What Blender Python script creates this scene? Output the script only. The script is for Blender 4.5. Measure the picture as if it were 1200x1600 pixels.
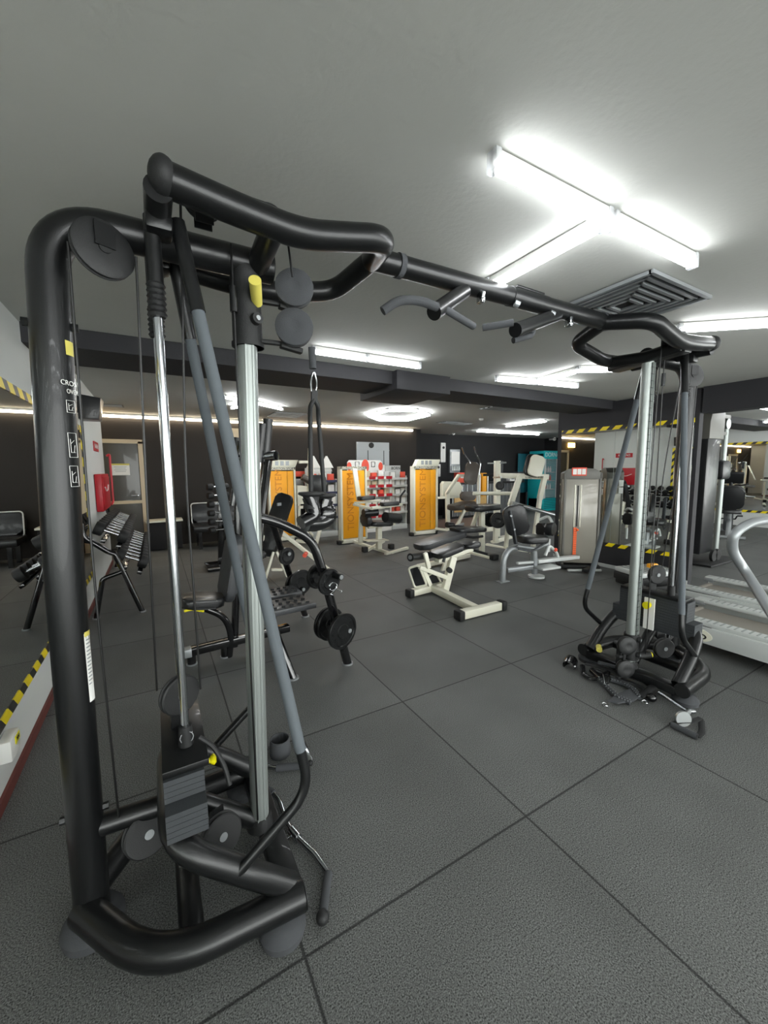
import bpy, bmesh, math, random
from mathutils import Vector as V, Matrix as Mx
PI = math.pi
sc = bpy.context.scene
for o in list(bpy.data.objects): bpy.data.objects.remove(o)
COL = sc.collection
# ------------------------------------------------------------------ camera, world, exposure
F, PIT, ROLL, HC, TH = 621.3, 0.1076, -0.0089, 1.5131, 0.5214
cam = bpy.data.cameras.new('camera'); co = bpy.data.objects.new('camera', cam); COL.objects.link(co)
cam.sensor_fit = 'VERTICAL'; cam.sensor_height = 36; cam.lens = F / 1600 * 36; cam.clip_start = .02; cam.clip_end = 100
co.matrix_world = Mx.Translation((0, 0, HC)) @ Mx.Rotation(-TH, 4, 'Z') @ Mx.Rotation(PI / 2 - PIT, 4, 'X') @ Mx.Rotation(ROLL, 4, 'Z')
sc.camera = co
sc.view_settings.view_transform = 'Standard'; sc.view_settings.look = 'None'
sc.view_settings.gamma = 1; sc.view_settings.use_curve_mapping = False
sc.view_settings.exposure = 1.80
LAMP = 7.0      # emission of every lit tube
wd = bpy.data.worlds.new('world'); sc.world = wd; wd.use_nodes = True
wd.node_tree.nodes['Background'].inputs[0].default_value = (.97, 1, .975, 1)
wd.node_tree.nodes['Background'].inputs[1].default_value = 2.55
sc.cycles.max_bounces = 8; sc.cycles.glossy_bounces = 5; sc.cycles.use_light_tree = True
sc.cycles.sample_clamp_indirect = 6

def W(px, py, X=None, Y=None, Z=None):
    """point of the room seen at a spot of the photo, on a known plane (metres)"""
    a, b = (px - 600) / F, (py - 800) / F
    cr, sr = math.cos(ROLL), math.sin(ROLL)
    a, b = a * cr + b * sr, -a * sr + b * cr
    c, s = math.cos(PIT), math.sin(PIT)
    x = a; y = c - b * s; z = -s - b * c
    r = V((x * math.cos(TH) + y * math.sin(TH), -x * math.sin(TH) + y * math.cos(TH), z))
    t = X / r.x if X is not None else (Y / r.y if Y is not None else (Z - HC) / r.z)
    return V((0, 0, HC)) + r * t

# ------------------------------------------------------------------ materials
def lin(c):
    c = c / 255
    return c / 12.92 if c <= .04045 else ((c + .055) / 1.055) ** 2.4
MATS = {}
def mat(name, rgb, rough=.5, metal=0, coat=0, bump=0, bscale=200, var=0, vscale=8, emit=0, trans=0, alpha=1):
    m = bpy.data.materials.new(name); m.use_nodes = True; nt = m.node_tree
    p = nt.nodes['Principled BSDF']; c = (lin(rgb[0]), lin(rgb[1]), lin(rgb[2]), 1)
    p.inputs['Base Color'].default_value = c; p.inputs['Roughness'].default_value = rough; p.inputs['Metallic'].default_value = metal
    p.inputs['Coat Weight'].default_value = coat
    if trans: p.inputs['Transmission Weight'].default_value = trans
    if alpha < 1: p.inputs['Alpha'].default_value = alpha
    if emit: p.inputs['Emission Color'].default_value = c; p.inputs['Emission Strength'].default_value = emit
    tc = nt.nodes.new('ShaderNodeTexCoord')
    if var:
        n = nt.nodes.new('ShaderNodeTexNoise'); n.inputs['Scale'].default_value = vscale; n.inputs['Detail'].default_value = 5
        nt.links.new(tc.outputs['Object'], n.inputs['Vector'])
        mx = nt.nodes.new('ShaderNodeMix'); mx.data_type = 'RGBA'
        mx.inputs[6].default_value = tuple(max(0, v * (1 - var)) for v in c[:3]) + (1,)
        mx.inputs[7].default_value = tuple(min(1, v * (1 + var)) for v in c[:3]) + (1,)
        nt.links.new(n.outputs['Fac'], mx.inputs[0]); nt.links.new(mx.outputs[2], p.inputs['Base Color'])
    if bump:
        n = nt.nodes.new('ShaderNodeTexNoise'); n.inputs['Scale'].default_value = bscale; n.inputs['Detail'].default_value = 4
        nt.links.new(tc.outputs['Object'], n.inputs['Vector'])
        b = nt.nodes.new('ShaderNodeBump'); b.inputs['Strength'].default_value = bump; b.inputs['Distance'].default_value = .004
        nt.links.new(n.outputs['Fac'], b.inputs['Height']); nt.links.new(b.outputs[0], p.inputs['Normal'])
    MATS[name] = m; return m
mat('frame_black', (24, 25, 26), .33, .35, .1, .1, 400)
mat('gloss_black', (18, 18, 20), .16, .1, .6)
mat('rubber', (21, 22, 23), .62, 0, 0, .2, 300)
mat('pulley_black', (24, 25, 26), .55, 0, 0, .25, 500)
mat('foam_grey', (84, 90, 95), .8, 0, 0, .2, 600)
mat('iron', (22, 23, 24), .4, .4, .1, .5, 90)
mat('stack_grey', (60, 63, 66), .55, .3, 0, .2, 300)
mat('chrome', (184, 187, 190), .14, 1)
mat('steel', (186, 190, 190), .3, .85, 0, .05, 300)
mat('alu', (150, 156, 153), .42, .6)
mat('silver', (150, 154, 156), .4, .5)
mat('lightgrey', (196, 200, 198), .45, .1)
mat('cream', (226, 224, 206), .4, 0, .2, .05, 100, .06, 5)
mat('vinyl', (24, 25, 27), .38, 0, .15, .35, 60)
mat('vinyl_grey', (58, 60, 63), .45, 0, .1, .35, 60)
mat('vinyl_brown', (66, 58, 50), .45, 0, .1, .3, 60)
mat('yellow', (232, 222, 20), .4)
mat('yellow_soft', (214, 202, 96), .5)
mat('orange', (255, 172, 10), .45, 0, 0, .08, 40, .05, 4)
mat('orange_edge', (222, 138, 6), .5)  # darker orange puts the shade of the embossed letters into their colour
mat('orange_stack', (240, 96, 30), .5)
mat('cable', (12, 12, 13), .4)
mat('wall_white', (205, 208, 206), .75, 0, 0, .1, 60, .04, 2)
mat('wall_black', (46, 42, 39), .85, 0, 0, .3, 30, .18, 1.5)
mat('wall_jet', (22, 22, 24), .8, 0, 0, .2, 30, .1, 2)
mat('beam_black', (38, 38, 42), .7, 0, 0, .3, 40, .12, 3)
mat('ceiling', (180, 181, 176), .8, 0, 0, .3, 45, .12, 1.3)
mat('red', (176, 22, 36), .4)
mat('red_board', (104, 50, 44), .6)
mat('paper', (232, 232, 228), .6)
mat('ink', (30, 30, 30), .6)
mat('mirror', (222, 226, 224), .0, 1)
mat('teal', (30, 172, 178), .4)
mat('teal_dark', (14, 84, 96), .5)
mat('glass', (170, 190, 196), .05, 0, 0, 0, 1, 0, 1, 0, 0, .25)
mat('tan_frame', (206, 190, 160), .5)
mat('door_dark', (60, 58, 50), .3, 0, .3)
mat('white_plastic', (224, 224, 220), .4)
mat('clear_plastic', (200, 202, 205), .15, 0, 0, 0, 1, 0, 1, 0, 0, .5)
mat('shroud', (140, 136, 126), .25, .1, .3, 0, 1, .06, 3)
mat('shroud_frame', (96, 95, 90), .45, .2)
mat('belt', (132, 127, 119), .7, 0, 0, .2, 100, .12, 3)
mat('wood', (196, 160, 100), .5, 0, 0, 0, 1, .2, 6)
mat('navy', (34, 40, 74), .5)
mat('foamy', (62, 64, 67), .9, 0, 0, .4, 400)
mat('coral', (232, 88, 66), .5)
mat('tube_lit', (247, 250, 252), .4, emit=LAMP)
mat('tube_far', (247, 250, 252), .4, emit=LAMP * 2.4)
mat('strip_lit', (255, 236, 206), .4, emit=5)
mat('sign_lit', (255, 196, 90), .4, emit=6)
mat('brown_tile', (120, 100, 92), .5)

def tape_mat():
    m = bpy.data.materials.new('hazard_tape'); m.use_nodes = True; nt = m.node_tree; p = nt.nodes['Principled BSDF']
    p.inputs['Roughness'].default_value = .4
    g = nt.nodes.new('ShaderNodeNewGeometry'); s = nt.nodes.new('ShaderNodeSeparateXYZ'); nt.links.new(g.outputs['Position'], s.inputs[0])
    a = nt.nodes.new('ShaderNodeMath'); a.operation = 'ADD'; nt.links.new(s.outputs['Y'], a.inputs[0]); nt.links.new(s.outputs['Z'], a.inputs[1])
    b = nt.nodes.new('ShaderNodeMath'); b.operation = 'MULTIPLY'; b.inputs[1].default_value = 1 / .19; nt.links.new(a.outputs[0], b.inputs[0])
    f = nt.nodes.new('ShaderNodeMath'); f.operation = 'FRACT'; nt.links.new(b.outputs[0], f.inputs[0])
    t = nt.nodes.new('ShaderNodeMath'); t.operation = 'GREATER_THAN'; t.inputs[1].default_value = .45; nt.links.new(f.outputs[0], t.inputs[0])
    mx = nt.nodes.new('ShaderNodeMix'); mx.data_type = 'RGBA'; nt.links.new(t.outputs[0], mx.inputs[0])
    mx.inputs[6].default_value = (.02, .02, .02, 1); mx.inputs[7].default_value = (lin(238), lin(214), lin(20), 1)
    nt.links.new(mx.outputs[2], p.inputs['Base Color']); MATS['tape'] = m
tape_mat()
def floor_mat():
    m = bpy.data.materials.new('rubber_tiles'); m.use_nodes = True; nt = m.node_tree; N = nt.nodes; L = nt.links; p = N['Principled BSDF']
    g = N.new('ShaderNodeNewGeometry'); s = N.new('ShaderNodeSeparateXYZ'); L.new(g.outputs['Position'], s.inputs[0])
    def mth(op, a, b=None, cl=False):
        n = N.new('ShaderNodeMath'); n.operation = op; n.use_clamp = cl
        for i, v in enumerate((a, b)):
            if v is None: continue
            if isinstance(v, (int, float)): n.inputs[i].default_value = v
            else: L.new(v, n.inputs[i])
        return n.outputs[0]
    d = []
    cells = []
    for ax, off in (('X', 1.316), ('Y', 1.070)):
        t = mth('SUBTRACT', s.outputs[ax], off); fl = mth('FLOOR', t); cells.append(fl)
        fr = mth('SUBTRACT', t, fl); e = mth('MINIMUM', fr, mth('SUBTRACT', 1.0, fr)); d.append(e)
    e = mth('MINIMUM', d[0], d[1])
    seam = N.new('ShaderNodeMapRange'); seam.inputs[1].default_value = .0025; seam.inputs[2].default_value = .0065; L.new(e, seam.inputs[0])
    cm = N.new('ShaderNodeCombineXYZ'); L.new(cells[0], cm.inputs[0]); L.new(cells[1], cm.inputs[1])
    wn = N.new('ShaderNodeTexWhiteNoise'); L.new(cm.outputs[0], wn.inputs[0])
    n1 = N.new('ShaderNodeTexNoise'); n1.inputs['Scale'].default_value = 230; n1.inputs['Detail'].default_value = 3; L.new(g.outputs['Position'], n1.inputs['Vector'])
    n2 = N.new('ShaderNodeTexNoise'); n2.inputs['Scale'].default_value = 2.2; n2.inputs['Detail'].default_value = 4; L.new(g.outputs['Position'], n2.inputs['Vector'])
    n3 = N.new('ShaderNodeTexVoronoi'); n3.inputs['Scale'].default_value = 60; L.new(g.outputs['Position'], n3.inputs['Vector'])
    k = mth('ADD', mth('MULTIPLY', mth('SUBTRACT', n1.outputs['Fac'], .5), 5.0), 1.0)
    k = mth('MULTIPLY', k, mth('ADD', .86, mth('MULTIPLY', wn.outputs['Value'], .22)))
    k = mth('MULTIPLY', k, mth('ADD', .72, mth('MULTIPLY', n2.outputs['Fac'], .56)))
    sp = mth('MULTIPLY', mth('LESS_THAN', n3.outputs['Distance'], .055), .9)
    k = mth('ADD', k, sp)
    k = mth('MULTIPLY', k, mth('ADD', .22, mth('MULTIPLY', seam.outputs[0], .78)))
    mx = N.new('ShaderNodeVectorMath'); mx.operation = 'SCALE'; mx.inputs[0].default_value = (.118, .122, .118); L.new(k, mx.inputs['Scale'])
    L.new(mx.outputs[0], p.inputs['Base Color']); p.inputs['Roughness'].default_value = .62
    p.inputs['Specular IOR Level'].default_value = .35
    b = N.new('ShaderNodeBump'); b.inputs['Strength'].default_value = .1; b.inputs['Distance'].default_value = .0015
    L.new(mth('ADD', n1.outputs['Fac'], mth('MULTIPLY', seam.outputs[0], 1.5)), b.inputs['Height']); L.new(b.outputs[0], p.inputs['Normal'])
    MATS['floor'] = m
floor_mat()

# ------------------------------------------------------------------ mesh helpers
def perp(d):
    u = d.cross(V((0, 0, 1)))
    if u.length < 1e-4: u = d.cross(V((0, 1, 0)))
    return u.normalized()
class B:
    def __init__(s): s.bm = bmesh.new()
    def _ring(s, c, a, b, r, n, r2=None):
        r2 = r2 or r
        return [s.bm.verts.new(c + a * (math.cos(2 * PI * i / n) * r) + b * (math.sin(2 * PI * i / n) * r2)) for i in range(n)]
    def _skin(s, rings, closed=False, cap=True):
        n = len(rings[0]); m = len(rings)
        for k in range(m if closed else m - 1):
            A, C = rings[k], rings[(k + 1) % m]
            for i in range(n):
                s.bm.faces.new((A[i], A[(i + 1) % n], C[(i + 1) % n], C[i]))
        if cap and not closed:
            s.bm.faces.new(rings[0][::-1]); s.bm.faces.new(rings[-1])
        return s
    def tube(s, pts, r, fil=0, n=14, closed=False, r2=None, steps=7, cap=True):
        pts = [V(p) for p in pts]; P = []
        m = len(pts)
        for i, p in enumerate(pts):
            if fil and (closed or 0 < i < m - 1):
                a = pts[i - 1] - p; b = pts[(i + 1) % m] - p
                f = min(fil, a.length * .48, b.length * .48)
                p0 = p + a.normalized() * f; p1 = p + b.normalized() * f
                for k in range(steps + 1):
                    t = k / steps; P.append(p0 * (1 - t) ** 2 + p * (2 * t * (1 - t)) + p1 * t * t)
            else: P.append(p)
        Q = [P[0]]
        for p in P[1:]:
            if (p - Q[-1]).length > 1e-5: Q.append(p)
        if closed and (Q[0] - Q[-1]).length < 1e-5: Q.pop()
        m = len(Q); rings = []; a = None
        for i, p in enumerate(Q):
            if closed: d = (Q[(i + 1) % m] - Q[i - 1]).normalized()
            else: d = (Q[min(i + 1, m - 1)] - Q[max(i - 1, 0)]).normalized()
            if a is None: a = perp(d)
            else:
                a = a - d * a.dot(d); a = a.normalized() if a.length > 1e-5 else perp(d)
            rings.append(s._ring(p, a, d.cross(a), r, n, r2))
        return s._skin(rings, closed, cap)
    def cyl(s, p0, p1, r, r1=None, n=22):
        p0, p1 = V(p0), V(p1); d = (p1 - p0).normalized(); a = perp(d); b = d.cross(a)
        return s._skin([s._ring(p0, a, b, r, n), s._ring(p1, a, b, r if r1 is None else r1, n)])
    def lathe(s, prof, c, axis=(0, 0, 1), n=28, cap=True):
        c, d = V(c), V(axis).normalized(); a = perp(d); b = d.cross(a)
        return s._skin([s._ring(c + d * h, a, b, max(r, 1e-4), n) for r, h in prof], cap=cap)
    def box(s, c, size, rot=None, bev=0, seg=2):
        M = Mx.Translation(V(c)) @ (rot.to_4x4() if isinstance(rot, Mx) else (Mx.Rotation(rot, 4, 'Z') if rot else Mx())) @ Mx.Diagonal((size[0], size[1], size[2], 1))
        r = bmesh.ops.create_cube(s.bm, size=1, matrix=M)
        if bev:
            es = {e for v in r['verts'] for e in v.link_edges}
            bmesh.ops.bevel(s.bm, geom=list(es), offset=bev, segments=seg, profile=.5, affect='EDGES')
        return s
    def bar(s, p0, p1, w, h, up=(0, 0, 1), bev=0):
        p0, p1 = V(p0), V(p1); d = p1 - p0; L = d.length; d.normalize()
        u = V(up); sde = d.cross(u)
        if sde.length < 1e-3: sde = perp(d)
        sde.normalize(); u = sde.cross(d)
        R = Mx((d, sde, u)).transposed()
        return s.box((p0 + p1) / 2, (L, w, h), R, bev)
    def prism(s, poly, M, h, bev=0, seg=2):
        """outline in the local xy of M, thickness h centred on it"""
        lo = [s.bm.verts.new(M @ V((x, y, -h / 2))) for x, y in poly]
        hi = [s.bm.verts.new(M @ V((x, y, h / 2))) for x, y in poly]
        n = len(poly); fs = [s.bm.faces.new(lo[::-1]), s.bm.faces.new(hi)]
        for i in range(n): fs.append(s.bm.faces.new((lo[i], lo[(i + 1) % n], hi[(i + 1) % n], hi[i])))
        if bev:
            es = set(fs[0].edges) | set(fs[1].edges)
            bmesh.ops.bevel(s.bm, geom=list(es), offset=bev, segments=seg, profile=.5, affect='EDGES')
        return s
    def pad(s, p0, p1, w, th, nrm=(0, 0, 1), bev=None, taper=1):
        """upholstered pad from p0 to p1, width w, thickness th, rounded ends"""
        p0, p1 = V(p0), V(p1); d = p1 - p0; L = d.length; d.normalize(); n = V(nrm); n = (n - d * n.dot(d)).normalized(); y = n.cross(d)
        M = Mx((d, y, n)).transposed().to_4x4(); M.translation = (p0 + p1) / 2
        r = min(w, L) * .28; poly = []
        for cx, cy, a0, ww in ((L / 2 - r, w / 2 - r, 0, taper), (-L / 2 + r, w / 2 - r, 90, 1), (-L / 2 + r, -w / 2 + r, 180, 1), (L / 2 - r, -w / 2 + r, 270, taper)):
            for k in range(6):
                a = math.radians(a0 + k * 18); x = cx + r * math.cos(a); yy = (cy + r * math.sin(a)) * ww; poly.append((x, yy))
        return s.prism(poly, M, th, bev or th * .3, 3)
    def ball(s, c, r, sx=1, sy=1, sz=1):
        bmesh.ops.create_uvsphere(s.bm, u_segments=20, v_segments=12, radius=1, matrix=Mx.Translation(V(c)) @ Mx.Diagonal((r * sx, r * sy, r * sz, 1))); return s
    def ob(s, name, m, parent=None, org=None):
        o0 = ORG if org is None else V(org)
        bmesh.ops.recalc_face_normals(s.bm, faces=s.bm.faces[:])
        for v in s.bm.verts: v.co -= o0
        for f in s.bm.faces: f.smooth = True
        for e in s.bm.edges:
            if len(e.link_faces) == 2 and e.calc_face_angle(0) > .6: e.smooth = False
        me = bpy.data.meshes.new(name); s.bm.to_mesh(me); s.bm.free(); me.materials.append(MATS[m])
        o = bpy.data.objects.new(name, me); COL.objects.link(o)
        if parent is not None: o.parent = parent
        else: o.location = o0
        return o
ORG = V((0, 0, 0))
def text(body, size, loc, xd, yd, m, parent, name='lettering', depth=.001, align='CENTER', sx=1):
    cu = bpy.data.curves.new(name, 'FONT'); cu.body = body; cu.size = size; cu.extrude = depth; cu.align_x = align; cu.align_y = 'CENTER'
    t = bpy.data.objects.new('t', cu); COL.objects.link(t)
    bpy.context.view_layer.update()
    me = bpy.data.meshes.new_from_object(t.evaluated_get(bpy.context.evaluated_depsgraph_get()))
    bpy.data.objects.remove(t); bpy.data.curves.remove(cu)
    x = V(xd).normalized(); y = V(yd); y = (y - x * y.dot(x)).normalized()
    M = Mx((x, y, x.cross(y))).transposed().to_4x4() @ Mx.Diagonal((sx, 1, 1, 1)); M.translation = V(loc) - ORG
    me.transform(M); me.name = name; me.materials.clear(); me.materials.append(MATS[m])
    o = bpy.data.objects.new(name, me); COL.objects.link(o); o.parent = parent; return o
def meta(o, label, cat, group=None):
    o['label'] = label; o['category'] = cat
    if group: o['group'] = group
    return o
def thing(name, loc, label, cat, group=None):
    global ORG
    ORG = V(loc); o = bpy.data.objects.new(name, None); o.empty_display_size = .1; COL.objects.link(o); o.location = ORG
    return meta(o, label, cat, group)
def solo(b, name, m, loc, label, cat, group=None):
    return meta(b.ob(name, m, None, loc), label, cat, group)
def struct(b, name, m, parent=None):
    o = b.ob(name, m, parent, (0, 0, 0))
    if parent is None: o['kind'] = 'structure'
    return o
def kids(o): return [c for c in bpy.data.objects if c.parent == o]
def dup(o, parent=None):
    c = o.copy(); COL.objects.link(c); c.parent = parent
    for k in kids(o): dup(k, c)
    return c
def lab(o, t): o['label'] = t; return o

# ------------------------------------------------------------------ room shell
ZC, ZF = 2.47, 2.60
struct(B().box((5, 3, -.05), (16.4, 15, .1)), 'floor', 'floor')
struct(B().box((5, -.55, ZC + .15), (16.4, 8, .3)), 'ceiling', 'ceiling')
struct(B().box((5, 7.15, ZF + .1), (16.4, 6.7, .2)), 'ceiling', 'ceiling')
struct(B().box((6.05, 3.76, 2.52), (13.5, .58, .34)), 'trim_1', 'beam_black')                                 # cross beam
struct(B().box((2.43, 3.78, 2.38), (.66, .80, .18), None, .004), 'trim_2', 'beam_black')   # boxed duct under the beam
wl = struct(B().box((-.75, 1.9, 1.3), (.12, 11.9, 2.6)), 'wall_left', 'wall_white')
struct(B().box((-.683, 1.9, .028), (.014, 11.9, .056)), 'baseboard_left', 'red_board')
struct(B().box((1.6, 9.25, 1.35), (9.4, .2, 2.7)), 'wall_back', 'wall_black')
struct(B().box((6.4, 9.73, 1.35), (.2, 1.0, 2.7)), 'wall_back_return', 'wall_jet')
struct(B().box((9.8, 10.3, 1.35), (7, .2, 2.7)), 'wall_alcove', 'wall_jet')
struct(B().box((-3.1, 8.4, 1.35), (.2, 2, 2.7)), 'wall_corridor', 'wall_white')
struct(B().box((-1.95, 7.8, 1.35), (2.3, .1, 2.7)), 'wall_corridor_near', 'wall_white')
struct(B().box((13.0, 2.1, 1.35), (.2, 6.6, 2.7)), 'wall_right_far', 'wall_white')
struct(B().box((13.0, 7.9, 1.35), (.2, 5.0, 2.7)), 'wall_right_alcove', 'wall_jet')
b = B().box((5, -4.1, .05), (16.4, .16, .1)).box((5, -4.1, 2.42), (16.4, .16, .12))
for k in range(9): b.box((-3.1 + k * 2.03, -4.1, 1.25), (.08, .12, 2.4))
struct(b, 'window_1', 'beam_black')                    # added unseen shopfront behind the viewpoint, left open for fill daylight
# mirror-clad partition on the right and the black band over it
struct(B().box((5.90, 3.37, 1.23), (.1, 1.98, 2.46)), 'wall_right', 'beam_black')
struct(B().box((5.95, -.9, 2.34), (.24, 6.5, .36)), 'trim_3', 'beam_black')
struct(B().box((5.838, 3.37, .03), (.016, 1.98, .05)), 'baseboard_right', 'wall_white')
def mirror(nm, x, sgn, y0, y1, z0, z1, seams, label):
    t = thing(nm, (x, (y0 + y1) / 2, z0), label, 'mirror')
    B().box((x, (y0 + y1) / 2, (z0 + z1) / 2), (.008, y1 - y0, z1 - z0)).ob('mirror_glass', 'mirror', t)
    xs = x + sgn * .006; w = .055
    B().box((xs, (y0 + y1) / 2, z0 + w / 2), (.003, y1 - y0, w)).ob('hazard_tape', 'tape', t)
    B().box((xs, (y0 + y1) / 2, z1 - w / 2), (.003, y1 - y0, w)).ob('hazard_tape', 'tape', t)
    if sgn > 0: B().box((xs, y1 - w / 2, (z0 + z1) / 2), (.003, w, z1 - z0 - 2 * w)).ob('hazard_tape', 'tape', t)
    for y in seams: B().box((xs - sgn * .0015, y, (z0 + z1) / 2), (.002, .004, z1 - z0 - .1)).ob('joint', 'alu', t)
    return t
mirror('wall_mirror', -.684, 1, -3.5, 5.6, .33, 2.02, (.9, 2.25, 3.62, 4.9), 'long wall mirror edged with black and yellow tape on the left white wall')
mirror('wall_mirror', 5.842, -1, 2.42, 4.28, .33, 2.11, (3.4,), 'mirror edged with hazard tape behind the grey shrouded weight tower')
mirror('wall_mirror', 12.89, -1, -1, 5.35, .35, 2.1, (.8, 2.4), 'distant mirror with hazard tape on the far right white wall')
# glowing cove strip along the top of the back wall
t = thing('led_strip', (1.6, 9.1, 2.56), 'long warm glowing light strip along the top of the back wall', 'light strip')
B().box((1.7, 9.115, 2.545), (8.9, .05, .045), None, .01).ob('diffuser', 'strip_lit', t)
B().box((1.7, 9.115, 2.58), (8.9, .06, .03)).ob('channel', 'white_plastic', t)

# ------------------------------------------------------------------ tube lights
def lamp(segs, z, label, name='ceiling_light', lit='tube_lit'):
    c = V((sum(a[0] + b[0] for a, b in segs) / (2 * len(segs)), sum(a[1] + b[1] for a, b in segs) / (2 * len(segs)), z))
    t = thing(name, c, label, 'ceiling light', None)
    for a, b in segs:
        a = V((a[0], a[1], z)); b = V((b[0], b[1], z)); d = (b - a).normalized(); up = V((0, 0, 1))
        h = B().bar(a + up * -.018, b + up * -.018, .03, .028, bev=.004).ob('housing', 'white_plastic', t)
        B().bar(a + d * .012 - up * .048, b - d * .012 - up * .048, .036, .032, bev=.012).ob('light_tube', 'tube_far' if z == ZF else lit, t)
        for p in (a, b):
            B().bar(p - d * .012 - up * .035, p + d * .012 - up * .035, .042, .062, bev=.003).ob('end_cap', 'clear_plastic', t)
    return t
def P2(px, py, z): w = W(px, py, Z=z); return (w.x, w.y)
z1 = ZC - .04
lamp([((.95, .965), (1.52, .96)), ((1.56, .96), (2.17, .955)), ((1.53, .99), (1.53, 1.57))], ZC, 'large T-shaped tube light nearest the camera above the pull-up bar')
lamp([(P2(490, 548, z1), P2(572, 560, z1)), (P2(574, 560, z1), P2(655, 572, z1))], ZC, 'straight tube light behind the rope attachment near the beam')
lamp([(P2(1062, 514, z1), P2(1205, 505, z1)), (P2(1208, 505, z1), P2(1330, 497, z1))], ZC, 'straight tube light running off the right edge of the picture')
lamp([(P2(776, 592, z1), P2(838, 597, z1)), (P2(840, 597, z1), P2(901, 603, z1)), (P2(842, 596, z1), P2(902, 579, z1)), (P2(904, 578, z1), P2(966, 577, z1))], ZC, 'branching tube light in the middle of the near ceiling before the beam')
hx = [W(px, py, Z=ZF - .04) for px, py in ((575, 649), (606, 641), (652, 641), (671, 648), (637, 656), (592, 656))]
lamp([((hx[i].x, hx[i].y), (hx[(i + 1) % 6].x, hx[(i + 1) % 6].y)) for i in range(6)], ZF, 'hexagon of tube lights on the far ceiling above the shop shelves')
lamp([((.95, 6.2), (1.45, 6.5)), ((1.45, 6.5), (1.98, 6.95)), ((1.45, 6.5), (1.2, 7.2))], ZF, 'angled tube light on the far ceiling seen behind the left steel column')
lamp([(P2(791, 666, ZF - .04), P2(853, 658, ZF - .04))], ZF, 'single tube light on the far ceiling beside the mirror partition')
lamp([((8.2, 2.6), (9.4, 2.6)), ((8.2, 2.6), (8.2, 1.4))], ZC, 'L-shaped tube light glowing on the ceiling over the exercise bikes')
lamp([((9.6, 4.7), (10.8, 4.7))], ZF, 'tube light on the far ceiling beyond the mirror partition')
for j, y in enumerate((-.95, -2.0, -3.1)):  # unseen rows of lights added to brighten and even out the room
    for i, x in enumerate((-.3, 1.5, 3.3)):
        lamp([((x, y), (x + 1.3, y))], ZC, 'straight tube light behind the viewpoint, %s row, %s' % (('nearest', 'middle', 'rearmost')[j], ('left end', 'centre', 'right end')[i]))
lamp([((5.2, -2.0), (6.5, -2.0)), ((6.5, -2.0), (6.5, -3.2))], ZC, 'L-shaped tube light in the rear right corner behind the viewpoint')  # unseen corner light added as extra fill
lamp([((5.2, .6), (6.4, .6)), ((6.4, .6), (6.4, -.6))], ZC, 'L-shaped tube light outside the view right of the treadmills')  # out-of-view light added to fill from the side
lamp([((11.2, .8), (11.2, 3.4))], ZC, 'long tube light near the far right wall')
lamp([((8.0, 8.6), (10.6, 8.6))], ZF, 'long tube light over the reception alcove')  # added to brighten the far end of the room
# ceiling air diffuser
v = [W(*p, Z=ZC) for p in ((893, 482), (985, 441), (1085, 475), (1000, 502))]
cx, cy = 2.46, 1.42
t = thing('ceiling_vent', (cx, cy, ZC), 'large square louvred ceiling vent above the right end of the pull-up bar', 'vent')
b = B(); R = .3
for k in range(6):
    r = R - k * .048; zz = ZC - .014 + (.006 if k else 0)
    for dx, dy, sx, sy in ((r, 0, .02, 2 * r), (-r, 0, .02, 2 * r), (0, r, 2 * r, .02), (0, -r, 2 * r, .02)):
        b.box((cx + dx, cy + dy, zz), (sx + (.02 if sy == .02 else 0), sy, .018))
b.ob('louvres', 'silver', t)
B().box((cx, cy, ZC - .002), (2 * R, 2 * R, .004)).ob('dark_recess', 'wall_jet', t)
for i, (px, py, sx, sy, lb) in enumerate(((448, 648, .6, .6, 'flat square vent on the far ceiling behind the hanging rope'), (790, 637, .7, .5, 'flat vent on the far ceiling right of the hexagon light'), (703, 660, .5, .3, 'small slim vent on the far ceiling above the orange panels'), (720, 662, .45, .25, 'slim vent beside the small far-ceiling vent'), (168, 633, .4, .2, 'thin slot vent on the far ceiling beside the white wall end'))):
    p = W(px, py, Z=ZF)
    t = thing('ceiling_vent', (p.x, p.y, ZF), lb, 'vent')
    b = B()
    for k in range(5): b.box((p.x, p.y + sy * (k / 4 - .5), ZF - .01), (sx, sy / 9, .012))
    b.ob('louvres', 'silver', t); B().box((p.x, p.y, ZF - .003), (sx + .05, sy + .09, .006)).ob('backing', 'shroud_frame', t)
for px, py, lb in ((185, 652, 'small white smoke detector on the ceiling near the glazed door'), (752, 654, 'small white smoke detector on the far ceiling left of the single tube light')):
    p = W(px, py, Z=ZF); solo(B().lathe([(.05, 0), (.05, -.02), (.035, -.04), (.01, -.045)], (p.x, p.y, ZF)), 'smoke_detector', 'white_plastic', (p.x, p.y, ZF), lb, 'smoke detector')
for px, py, X, Y, lb in ((708, 677, 7.0, 9.9, 'white security camera under the ceiling at the alcove corner'), (866, 686, 12.2, 9.6, 'round white security camera on the black wall beside the teal fridge')):
    p = W(px, py, Y=Y)
    t = thing('security_camera', p, lb, 'camera'); B().ball(p, .06).ob('dome', 'white_plastic', t)
    B().cyl(p + V((0, .0, 0)), p + V((0, .2, 0)), .03).ob('mount', 'white_plastic', t); B().ball(p + V((-.02, -.045, 0)), .025).ob('lens', 'ink', t)

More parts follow.
